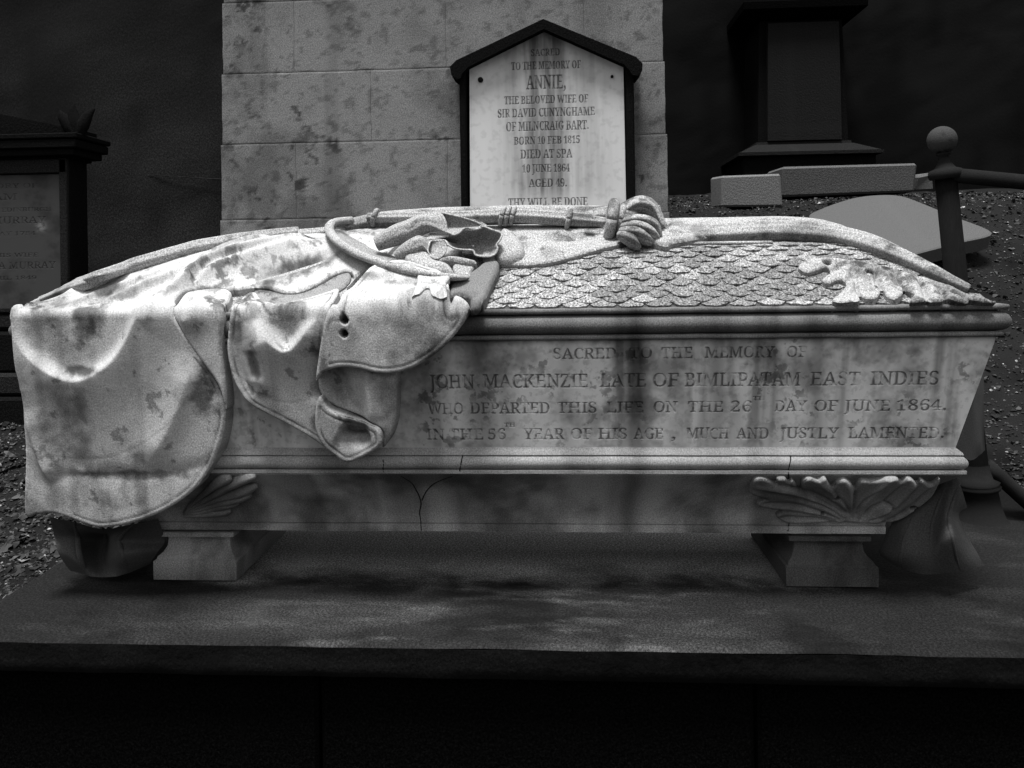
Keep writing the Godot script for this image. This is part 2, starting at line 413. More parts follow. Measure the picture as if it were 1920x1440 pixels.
const RELIEF_R10 := [Vector3(0.869, 0.168, 0.189), Vector3(0.864, 0.223, 0.222), Vector3(0.873, 0.267, 0.265), Vector3(0.888, 0.289, 0.290)]
const RELIEF_R11 := [Vector3(0.871, 0.167, 0.189), Vector3(0.882, 0.223, 0.222), Vector3(0.912, 0.276, 0.275), Vector3(0.939, 0.297, 0.300)]
const RELIEF_R12 := [Vector3(0.877, 0.165, 0.188), Vector3(0.910, 0.215, 0.216), Vector3(0.944, 0.258, 0.256), Vector3(0.968, 0.291, 0.293)]
const RELIEF_R13 := [Vector3(0.884, 0.164, 0.188), Vector3(0.927, 0.198, 0.204), Vector3(0.967, 0.232, 0.230), Vector3(0.992, 0.268, 0.265)]
const RELIEF_R14 := [Vector3(0.890, 0.163, 0.187), Vector3(0.914, 0.198, 0.204), Vector3(0.923, 0.213, 0.215), Vector3(0.952, 0.206, 0.210)]
const RELIEF_R15 := [Vector3(0.885, 0.163, 0.187), Vector3(0.905, 0.182, 0.195), Vector3(0.921, 0.195, 0.202), Vector3(0.944, 0.190, 0.199)]
const RELIEF_R16 := [Vector3(0.895, 0.161, 0.187), Vector3(0.943, 0.182, 0.195), Vector3(0.979, 0.215, 0.216), Vector3(0.998, 0.286, 0.286)]
const RELIEF_R17 := [Vector3(0.908, 0.160, 0.187), Vector3(0.957, 0.175, 0.192), Vector3(0.994, 0.207, 0.210), Vector3(1.019, 0.286, 0.286)]
const RELIEF_L0 := [Vector3(-0.817, 0.180, 0.194), Vector3(-0.722, 0.233, 0.231), Vector3(-0.646, 0.280, 0.279), Vector3(-0.583, 0.304, 0.308)]
const RELIEF_L1 := [Vector3(-0.818, 0.177, 0.193), Vector3(-0.729, 0.215, 0.216), Vector3(-0.656, 0.242, 0.239), Vector3(-0.595, 0.271, 0.269)]
const RELIEF_L2 := [Vector3(-0.819, 0.174, 0.191), Vector3(-0.749, 0.197, 0.204), Vector3(-0.686, 0.218, 0.219), Vector3(-0.624, 0.237, 0.234)]
const RELIEF_L3 := [Vector3(-0.819, 0.171, 0.190), Vector3(-0.760, 0.184, 0.196), Vector3(-0.713, 0.201, 0.206), Vector3(-0.666, 0.211, 0.213)]
const RELIEF_L4 := [Vector3(-0.820, 0.168, 0.189), Vector3(-0.769, 0.173, 0.191), Vector3(-0.732, 0.181, 0.194), Vector3(-0.693, 0.186, 0.197)]
const RELIEF_L5 := [Vector3(-0.808, 0.189, 0.198), Vector3(-0.728, 0.251, 0.248), Vector3(-0.676, 0.286, 0.286), Vector3(-0.646, 0.300, 0.303)]
const A_STAINS_SHADE := [Vector2(-0.958, 0.025), Vector2(-0.925, 0.010), Vector2(-0.964, 0.132), Vector2(-0.652, 0.125), Vector2(-0.681, 0.188), Vector2(-0.855, 0.386), Vector2(-0.848, 0.431), Vector2(-0.846, 0.347), Vector2(-0.906, -0.068), Vector2(-0.945, -0.053), Vector2(-0.493, -0.157), Vector2(-0.445, -0.177), Vector2(-0.539, -0.132), Vector2(-0.554, -0.099), Vector2(-0.973, 0.212), Vector2(-0.982, 0.328)]
const C_STAINS_SHADE := [Vector2(-0.464, 0.021), Vector2(-0.547, 0.125), Vector2(-0.391, 0.065), Vector2(-0.396, 0.176), Vector2(-0.394, 0.252), Vector2(-0.457, 0.005)]
const D_STAINS := [Vector2(-0.145, -0.007), Vector2(-0.203, -0.056), Vector2(-0.112, 0.076), Vector2(-0.143, 0.097), Vector2(-0.283, -0.080), Vector2(-0.086, 0.016), Vector2(-0.222, 0.111)]
const D_HOLES := [Vector2(-0.327, 0.015), Vector2(-0.329, 0.045)]
const AP_STAINS_HOLE := [Vector2(0.175, -0.275), Vector2(0.241, -0.280), Vector2(0.058, -0.231), Vector2(0.133, -0.192)]
const RIM1 := [Vector3(-0.140, 0.938, 0.190), Vector3(-0.133, 0.926, 0.200), Vector3(-0.127, 0.915, 0.205), Vector3(-0.124, 0.900, 0.210), Vector3(-0.118, 0.889, 0.215), Vector3(-0.104, 0.882, 0.220), Vector3(-0.090, 0.886, 0.220), Vector3(-0.079, 0.897, 0.215), Vector3(-0.067, 0.894, 0.210), Vector3(-0.048, 0.895, 0.205), Vector3(-0.033, 0.905, 0.195), Vector3(-0.063, 0.919, 0.195), Vector3(-0.096, 0.929, 0.195), Vector3(-0.124, 0.936, 0.190)]
const RIM2 := [Vector3(-0.160, 0.872, 0.210), Vector3(-0.125, 0.868, 0.225), Vector3(-0.116, 0.857, 0.235), Vector3(-0.097, 0.847, 0.240), Vector3(-0.075, 0.844, 0.243), Vector3(-0.058, 0.843, 0.245), Vector3(-0.051, 0.840, 0.247), Vector3(-0.047, 0.831, 0.250), Vector3(-0.034, 0.827, 0.250), Vector3(-0.013, 0.826, 0.248), Vector3(0.002, 0.833, 0.243), Vector3(0.007, 0.846, 0.237), Vector3(0.004, 0.855, 0.233), Vector3(0.012, 0.866, 0.228), Vector3(0.017, 0.880, 0.220), Vector3(0.009, 0.887, 0.215), Vector3(-0.005, 0.892, 0.210), Vector3(-0.035, 0.903, 0.200), Vector3(-0.049, 0.894, 0.200), Vector3(-0.079, 0.894, 0.205), Vector3(-0.116, 0.880, 0.210), Vector3(-0.149, 0.875, 0.210)]
const RIM3 := [Vector3(-0.161, 0.867, 0.220), Vector3(-0.164, 0.856, 0.235), Vector3(-0.165, 0.842, 0.245), Vector3(-0.158, 0.830, 0.250), Vector3(-0.146, 0.823, 0.252), Vector3(-0.134, 0.825, 0.250), Vector3(-0.124, 0.835, 0.245), Vector3(-0.121, 0.849, 0.235), Vector3(-0.125, 0.864, 0.225), Vector3(-0.145, 0.867, 0.220)]
const TAIL_R0 := [Vector3(1.071, 0.375, 0.280), Vector3(1.148, 0.449, 0.200), Vector3(1.220, 0.512, 0.100), Vector3(1.308, 0.505, -0.050)]
const TAIL_R1 := [Vector3(1.066, 0.365, 0.290), Vector3(1.115, 0.406, 0.240), Vector3(1.196, 0.398, 0.140), Vector3(1.304, 0.375, -0.050)]
const TAIL_R2 := [Vector3(1.063, 0.364, 0.290), Vector3(1.116, 0.330, 0.250), Vector3(1.184, 0.321, 0.160), Vector3(1.282, 0.296, 0.000)]
const SKIRT_R0 := [Vector3(1.009, 0.205, 0.160), Vector3(1.051, 0.230, 0.180), Vector3(1.086, 0.289, 0.220), Vector3(1.108, 0.268, 0.220), Vector3(1.135, 0.207, 0.200)]
const SKIRT_R1 := [Vector3(0.969, 0.145, 0.160), Vector3(0.997, 0.158, 0.200), Vector3(1.050, 0.175, 0.210), Vector3(1.073, 0.197, 0.240), Vector3(1.117, 0.189, 0.200)]
const SKIRT_R2 := [Vector3(0.957, 0.074, 0.130), Vector3(0.977, 0.087, 0.200), Vector3(1.038, 0.101, 0.220), Vector3(1.064, 0.151, 0.270), Vector3(1.135, 0.140, 0.200)]
const SKIRT_R3 := [Vector3(0.958, 0.050, 0.120), Vector3(0.989, 0.042, 0.170), Vector3(1.040, 0.038, 0.200), Vector3(1.105, 0.058, 0.220), Vector3(1.176, 0.056, 0.190)]
const SKIRT_L0 := [Vector3(-1.144, 0.186, 0.250), Vector3(-1.061, 0.179, 0.270), Vector3(-0.974, 0.174, 0.300), Vector3(-0.910, 0.175, 0.270), Vector3(-0.878, 0.161, 0.200)]
const SKIRT_L1 := [Vector3(-1.161, 0.125, 0.200), Vector3(-1.099, 0.119, 0.200), Vector3(-1.069, 0.091, 0.120), Vector3(-0.974, 0.119, 0.220), Vector3(-0.885, 0.099, 0.160)]
const SKIRT_L2 := [Vector3(-1.147, 0.077, 0.200), Vector3(-1.080, 0.071, 0.220), Vector3(-1.059, 0.038, 0.150), Vector3(-0.956, 0.086, 0.240), Vector3(-0.890, 0.078, 0.180)]
const SKIRT_L3 := [Vector3(-1.128, 0.021, 0.180), Vector3(-1.072, 0.019, 0.200), Vector3(-1.022, 0.016, 0.200), Vector3(-0.965, 0.027, 0.200), Vector3(-0.917, 0.040, 0.170)]
const LEAF_OUT := [Vector2(0.728, -0.131), Vector2(0.745, -0.150), Vector2(0.775, -0.159), Vector2(0.813, -0.160), Vector2(0.860, -0.151), Vector2(0.915, -0.135), Vector2(0.967, -0.113), Vector2(1.016, -0.087), Vector2(1.058, -0.050), Vector2(1.082, -0.005), Vector2(1.116, 0.001), Vector2(1.112, 0.003), Vector2(1.083, 0.003), Vector2(1.061, 0.000), Vector2(1.050, -0.002), Vector2(1.053, 0.002), Vector2(1.041, 0.003), Vector2(1.023, 0.001), Vector2(1.013, -0.006), Vector2(1.009, -0.013), Vector2(0.999, 0.000), Vector2(0.985, 0.002), Vector2(0.970, 0.001), Vector2(0.967, -0.003), Vector2(0.955, 0.001), Vector2(0.935, 0.002), Vector2(0.932, -0.002), Vector2(0.951, -0.026), Vector2(0.946, -0.048), Vector2(0.942, -0.060), Vector2(0.927, -0.033), Vector2(0.901, -0.007), Vector2(0.891, -0.025), Vector2(0.895, -0.050), Vector2(0.895, -0.067), Vector2(0.879, -0.037), Vector2(0.859, -0.014), Vector2(0.840, -0.019), Vector2(0.835, -0.044), Vector2(0.824, -0.006), Vector2(0.801, -0.001), Vector2(0.772, -0.001), Vector2(0.768, -0.014), Vector2(0.801, -0.052), Vector2(0.822, -0.080), Vector2(0.808, -0.093), Vector2(0.780, -0.081), Vector2(0.772, -0.095), Vector2(0.798, -0.116), Vector2(0.791, -0.131), Vector2(0.762, -0.120), Vector2(0.742, -0.116)]
const LEAF_V0 := [Vector2(0.834, -0.039), Vector2(0.845, -0.090), Vector2(0.870, -0.128)]
const LEAF_V1 := [Vector2(0.894, -0.061), Vector2(0.893, -0.094), Vector2(0.916, -0.122)]
const LEAF_V2 := [Vector2(0.943, -0.055), Vector2(0.945, -0.088), Vector2(0.953, -0.108)]
const LEAF_V3 := [Vector2(0.967, -0.002), Vector2(0.986, -0.059), Vector2(0.988, -0.093)]
const LEAF_V4 := [Vector2(1.009, -0.007), Vector2(1.019, -0.054), Vector2(1.012, -0.078)]
const LEAF_V5 := [Vector2(1.048, -0.001), Vector2(1.042, -0.026), Vector2(1.034, -0.062)]
const LEAF_V6 := [Vector2(0.822, -0.080), Vector2(0.843, -0.107), Vector2(0.854, -0.135)]
const LEAF_V7 := [Vector2(0.798, -0.116), Vector2(0.829, -0.135), Vector2(0.857, -0.144)]
const LEAF_R0 := [Vector2(0.795, -0.013), Vector2(0.831, -0.072), Vector2(0.880, -0.123)]
const LEAF_R1 := [Vector2(0.855, -0.032), Vector2(0.868, -0.081), Vector2(0.896, -0.118)]
const LEAF_R2 := [Vector2(0.908, -0.024), Vector2(0.917, -0.080), Vector2(0.932, -0.111)]
const LEAF_R3 := [Vector2(0.945, -0.000), Vector2(0.966, -0.059), Vector2(0.971, -0.100)]
const LEAF_R4 := [Vector2(0.982, 0.000), Vector2(0.998, -0.039), Vector2(0.999, -0.082)]
const LEAF_R5 := [Vector2(1.039, 0.002), Vector2(1.026, -0.015), Vector2(1.021, -0.066)]
const LEAF_R6 := [Vector2(1.106, 0.002), Vector2(1.062, -0.008), Vector2(1.039, -0.060)]
const LEAF_R7 := [Vector2(0.755, -0.137), Vector2(0.809, -0.149), Vector2(0.856, -0.141)]
const LEAF_EYES := [Vector2(0.797, -0.144), Vector2(0.885, -0.111), Vector2(0.887, -0.065)]
const ROLL_RIDGE := [Vector3(-0.458, 0.906, 0.046), Vector3(-0.354, 0.923, 0.016), Vector3(-0.237, 0.930, 0.007), Vector3(-0.118, 0.934, 0.007), Vector3(0.030, 0.935, 0.007), Vector3(0.176, 0.932, 0.007), Vector3(0.307, 0.930, 0.006), Vector3(0.436, 0.932, 0.007)]
const CRACK_0 := [Vector3(-0.229, 0.301, 0.294), Vector3(-0.219, 0.289, 0.280), Vector3(-0.209, 0.276, 0.264), Vector3(-0.204, 0.253, 0.240), Vector3(-0.200, 0.231, 0.219), Vector3(-0.199, 0.205, 0.199), Vector3(-0.206, 0.180, 0.184), Vector3(-0.205, 0.157, 0.176), Vector3(-0.204, 0.130, 0.175)]
const CRACK_1 := [Vector3(-0.105, 0.301, 0.295), Vector3(-0.131, 0.289, 0.280), Vector3(-0.158, 0.272, 0.260), Vector3(-0.180, 0.246, 0.233), Vector3(-0.195, 0.217, 0.208)]
const CRACK_2 := [Vector3(0.689, 0.361, 0.295), Vector3(0.687, 0.356, 0.300), Vector3(0.687, 0.346, 0.306), Vector3(0.683, 0.332, 0.309), Vector3(0.683, 0.318, 0.299), Vector3(0.681, 0.314, 0.306), Vector3(0.684, 0.303, 0.298), Vector3(0.692, 0.271, 0.260), Vector3(0.704, 0.244, 0.231), Vector3(0.709, 0.210, 0.202), Vector3(0.717, 0.185, 0.187), Vector3(0.717, 0.149, 0.175), Vector3(0.715, 0.134, 0.175)]
const CRACK_3 := [Vector3(-0.077, 0.358, 0.300), Vector3(-0.079, 0.350, 0.302), Vector3(-0.081, 0.339, 0.309), Vector3(-0.084, 0.326, 0.306), Vector3(-0.086, 0.316, 0.306)]
const CRACK_4 := [Vector3(-0.270, 0.344, 0.307), Vector3(-0.268, 0.334, 0.309), Vector3(-0.271, 0.322, 0.303), Vector3(-0.269, 0.314, 0.306)]
const SLEEVE1 := [Vector3(-0.304, 0.862, 0.200), Vector3(-0.258, 0.882, 0.200), Vector3(-0.218, 0.895, 0.195), Vector3(-0.179, 0.912, 0.190)]
const SLEEVE2 := [Vector3(-0.247, 0.832, 0.240), Vector3(-0.223, 0.843, 0.240), Vector3(-0.199, 0.853, 0.235), Vector3(-0.181, 0.858, 0.230)]
const TONGUE_OUT := [Vector2(-0.221, -0.150), Vector2(-0.191, -0.171), Vector2(-0.166, -0.164), Vector2(-0.156, -0.148), Vector2(-0.145, -0.138), Vector2(-0.124, -0.131), Vector2(-0.108, -0.121), Vector2(-0.094, -0.100), Vector2(-0.094, -0.089), Vector2(-0.115, -0.096), Vector2(-0.146, -0.101), Vector2(-0.176, -0.112), Vector2(-0.207, -0.130)]
const BAND_OUT := [Vector2(-0.140, -0.137), Vector2(-0.122, -0.149), Vector2(-0.104, -0.151), Vector2(-0.077, -0.146), Vector2(-0.045, -0.135), Vector2(-0.049, -0.128), Vector2(-0.078, -0.132), Vector2(-0.102, -0.139), Vector2(-0.121, -0.140)]
const PATCH_OUT := [Vector2(-0.098, -0.136), Vector2(-0.047, -0.138), Vector2(-0.047, -0.132), Vector2(-0.054, -0.112), Vector2(-0.058, -0.097), Vector2(-0.079, -0.101), Vector2(-0.093, -0.106)]
const A_RAY4 := [Vector2(-0.789, 0.000), Vector2(-0.762, -0.099), Vector2(-0.668, -0.180), Vector2(-0.559, -0.222), Vector2(-0.467, -0.269)]
const A_RAY5 := [Vector2(-1.034, 0.000), Vector2(-0.972, -0.075), Vector2(-0.845, -0.143), Vector2(-0.698, -0.215), Vector2(-0.562, -0.274)]
const A_RAY6 := [Vector2(-0.765, -0.061), Vector2(-0.696, -0.149), Vector2(-0.594, -0.203), Vector2(-0.471, -0.258)]
const FAN_OUT := [Vector2(0.844, 0.168), Vector2(0.785, 0.166), Vector2(0.721, 0.162), Vector2(0.689, 0.174), Vector2(0.682, 0.185), Vector2(0.694, 0.197), Vector2(0.668, 0.202), Vector2(0.661, 0.211), Vector2(0.632, 0.214), Vector2(0.632, 0.227), Vector2(0.650, 0.236), Vector2(0.622, 0.246), Vector2(0.605, 0.258), Vector2(0.600, 0.285), Vector2(0.607, 0.303), Vector2(0.629, 0.303), Vector2(0.658, 0.288), Vector2(0.655, 0.304), Vector2(0.671, 0.307), Vector2(0.684, 0.295), Vector2(0.691, 0.300), Vector2(0.703, 0.288), Vector2(0.722, 0.265), Vector2(0.715, 0.295), Vector2(0.727, 0.306), Vector2(0.749, 0.301), Vector2(0.762, 0.308), Vector2(0.774, 0.295), Vector2(0.790, 0.279), Vector2(0.795, 0.295), Vector2(0.809, 0.302), Vector2(0.828, 0.291), Vector2(0.842, 0.275), Vector2(0.845, 0.294), Vector2(0.853, 0.299), Vector2(0.871, 0.297), Vector2(0.890, 0.301), Vector2(0.905, 0.308), Vector2(0.925, 0.307), Vector2(0.938, 0.296), Vector2(0.950, 0.307), Vector2(0.964, 0.301), Vector2(0.979, 0.289), Vector2(0.983, 0.301), Vector2(1.012, 0.285), Vector2(1.022, 0.304), Vector2(1.032, 0.249), Vector2(1.013, 0.209), Vector2(0.987, 0.181), Vector2(0.956, 0.167), Vector2(0.897, 0.163)]
const FAN_V0 := [Vector2(0.843, 0.180), Vector2(0.783, 0.220), Vector2(0.711, 0.244), Vector2(0.649, 0.256)]
const FAN_V1 := [Vector2(0.832, 0.178), Vector2(0.768, 0.205), Vector2(0.713, 0.221), Vector2(0.642, 0.224)]
const FAN_V2 := [Vector2(0.825, 0.175), Vector2(0.771, 0.190), Vector2(0.713, 0.200), Vector2(0.671, 0.203)]
const FAN_V3 := [Vector2(0.818, 0.171), Vector2(0.769, 0.177), Vector2(0.727, 0.179), Vector2(0.690, 0.179)]
const FAN_V4 := [Vector2(0.858, 0.180), Vector2(0.842, 0.218), Vector2(0.808, 0.253), Vector2(0.792, 0.275)]
const FAN_V5 := [Vector2(0.850, 0.194), Vector2(0.789, 0.238), Vector2(0.750, 0.258), Vector2(0.723, 0.266)]
const FAN_V6 := [Vector2(0.849, 0.189), Vector2(0.771, 0.238), Vector2(0.706, 0.274), Vector2(0.658, 0.288)]
const FAN_V7 := [Vector2(0.862, 0.180), Vector2(0.856, 0.218), Vector2(0.849, 0.248), Vector2(0.843, 0.272)]
const FAN_V8 := [Vector2(0.871, 0.180), Vector2(0.871, 0.218), Vector2(0.885, 0.254), Vector2(0.903, 0.280)]
const FAN_V9 := [Vector2(0.884, 0.176), Vector2(0.901, 0.204), Vector2(0.925, 0.233), Vector2(0.943, 0.286)]
const FAN_V10 := [Vector2(0.907, 0.172), Vector2(0.940, 0.194), Vector2(0.967, 0.229), Vector2(0.981, 0.286)]
const FAN_V11 := [Vector2(0.937, 0.168), Vector2(0.974, 0.190), Vector2(0.999, 0.229), Vector2(1.010, 0.270)]
const FAN_V12 := [Vector2(0.889, 0.190), Vector2(0.904, 0.218), Vector2(0.935, 0.226), Vector2(0.955, 0.209)]
const FAN_R0 := [Vector2(0.837, 0.185), Vector2(0.772, 0.233), Vector2(0.698, 0.264), Vector2(0.614, 0.279)]
const FAN_R1 := [Vector2(0.850, 0.199), Vector2(0.815, 0.248), Vector2(0.772, 0.280), Vector2(0.750, 0.299)]
const FAN_R2 := [Vector2(0.856, 0.199), Vector2(0.844, 0.238), Vector2(0.827, 0.275), Vector2(0.811, 0.296)]
const FAN_R3 := [Vector2(0.872, 0.204), Vector2(0.880, 0.238), Vector2(0.890, 0.270), Vector2(0.907, 0.302)]
const FAN_R4 := [Vector2(0.917, 0.181), Vector2(0.952, 0.219), Vector2(0.965, 0.275), Vector2(0.963, 0.300)]
const FAN_R5 := [Vector2(0.833, 0.173), Vector2(0.773, 0.198), Vector2(0.718, 0.212), Vector2(0.647, 0.217)]
const FAN_EYES := [Vector2(0.810, 0.242), Vector2(1.003, 0.209), Vector2(0.949, 0.206), Vector2(0.790, 0.195)]
const TABLET_LINES := [["SACRED", 0.0512, 0.1706, 1.6669, 0.0263, 0], ["TO THE MEMORY OF", -0.0315, 0.2568, 1.6115, 0.0298, 0], ["ANNIE,", 0.0299, 0.1930, 1.5281, 0.0537, 1], ["THE BELOVED WIFE OF", -0.0629, 0.2849, 1.4687, 0.0304, 0], ["SIR DAVID CUNYNGHAME", -0.0901, 0.3107, 1.4139, 0.0328, 0], ["OF MILNCRAIG BART.", -0.0557, 0.2850, 1.3566, 0.0351, 0], ["BORN 10 FEB 1815", -0.0244, 0.2477, 1.3001, 0.0298, 0], ["DIED AT SPA", 0.0023, 0.2167, 1.2413, 0.0339, 0], ["10 JUNE 1864", 0.0091, 0.2054, 1.1841, 0.0304, 0], ["AGED 49.", 0.0344, 0.1917, 1.1222, 0.0315, 0], ["THY WILL BE DONE", -0.0516, 0.2764, 1.0417, 0.0327, 0]]
const BODY_WORDS := [["SACRED", 0.1417, 0.2853, 0.5848, 0.0254], ["TO", 0.3159, 0.3670, 0.5850, 0.0252], ["THE", 0.3889, 0.4591, 0.5851, 0.0252], ["MEMORY", 0.4880, 0.6439, 0.5853, 0.0251], ["OF", 0.6713, 0.7153, 0.5855, 0.0249], ["JOHN", -0.1511, -0.0449, 0.5156, 0.0326], ["MACKENZIE", -0.0247, 0.2200, 0.5161, 0.0324], ["LATE", 0.2484, 0.3544, 0.5167, 0.0321], ["OF", 0.3715, 0.4290, 0.5169, 0.0320], ["BIMLIPATAM", 0.4437, 0.7049, 0.5174, 0.0319], ["EAST", 0.7276, 0.8385, 0.5179, 0.0316], ["INDIES", 0.8621, 1.0108, 0.5183, 0.0315], ["WHO", -0.1597, -0.0754, 0.4525, 0.0265], ["DEPARTED", -0.0576, 0.1294, 0.4532, 0.0264], ["THIS", 0.1483, 0.2396, 0.4539, 0.0262], ["LIFE", 0.2645, 0.3489, 0.4544, 0.0261], ["ON", 0.3736, 0.4279, 0.4548, 0.0260], ["THE", 0.4524, 0.5321, 0.4552, 0.0260], ["26", 0.5504, 0.5980, 0.4556, 0.0259], ["DAY", 0.6502, 0.7228, 0.4561, 0.0258], ["OF", 0.7408, 0.7926, 0.4565, 0.0257], ["JUNE", 0.8081, 0.9098, 0.4569, 0.0256], ["1864.", 0.9252, 1.0343, 0.4574, 0.0255], ["TH", 0.6004, 0.6271, 0.4835, 0.0090], ["IN", -0.1645, -0.1220, 0.3880, 0.0269], ["THE", -0.1104, -0.0296, 0.3881, 0.0269], ["56", -0.0168, 0.0241, 0.3883, 0.0268], ["YEAR", 0.0674, 0.1637, 0.3886, 0.0267], ["OF", 0.1801, 0.2292, 0.3888, 0.0266], ["HIS", 0.2443, 0.3108, 0.3890, 0.0266], ["AGE", 0.3270, 0.3956, 0.3892, 0.0265], [",", 0.4155, 0.4242, 0.3893, 0.0264], ["MUCH", 0.4503, 0.5479, 0.3895, 0.0264], ["AND", 0.5651, 0.6387, 0.3897, 0.0263], ["JUSTLY", 0.6656, 0.7994, 0.3900, 0.0262], ["LAMENTED.", 0.8212, 1.0349, 0.3905, 0.0261], ["TH", 0.0225, 0.0479, 0.4198, 0.0093]]

# ---------------------------------------------------------------- the lid and the walls as base surfaces
const HX := [-1.15, -1.106, -1.034, -0.954, -0.87, -0.79, -0.66, -0.47, -0.3, 0.72, 0.845, 0.95, 1.0, 1.05, 1.08, 1.15]
const HZ := [0.365, 0.324, 0.277, 0.236, 0.196, 0.145, 0.09, 0.05, 0.0, 0.0, 0.056, 0.14, 0.2, 0.25, 0.29, 0.365]


func slope(z: float) -> float:
	z = absf(z)
	if z >= 0.12:
		var t := clampf((0.365 - z) / 0.245, 0.0, 1.0)
		return 0.703 + 0.147 * (0.4 * t + 0.6 * t * t * (3.0 - 2.0 * t))
	return 0.85 + 0.05 * sin((0.12 - z) / 0.12 * PI / 2)


func hipz(x: float) -> float:
	if x <= HX[0]:
		return HZ[0]
	for i in HX.size() - 1:
		if x <= HX[i + 1]:
			return lerpf(HZ[i], HZ[i + 1], (x - HX[i]) / (HX[i + 1] - HX[i]))
	return HZ[-1]


func lid_y(x: float, z: float) -> float:
	var h := hipz(x)
	var a := absf(z)
	# a soft hip: the larger of the two distances
	var k := 0.02
	var t := clampf(0.5 + 0.5 * (a - h) / k, 0.0, 1.0)
	return slope(lerpf(h, a, t) + k * t * (1.0 - t))


func skin_p(x: float, s: float) -> Vector3:
	if s <= 0.0:
		return Vector3(x, lid_y(x, 0.372 + s), 0.372 + s)
	return Vector3(x, 0.703 - s, 0.372 - 0.10 * s)


var bend := 0.008


func skin_n(x: float, s: float) -> Vector3:
	var nl := Vector3(0, 1, 0.35)
	var e := 0.004
	var ss := minf(s, -e)
	var z := 0.372 + ss
	nl = Vector3(-(lid_y(x + e, z) - lid_y(x - e, z)) / (2 * e), 1.0, -(lid_y(x, z + e) - lid_y(x, z - e)) / (2 * e)).normalized()
	var nw := Vector3(0, -0.06, 1).normalized()
	var t := sm(-bend, bend, s)
	return nl.lerp(nw, t).normalized()


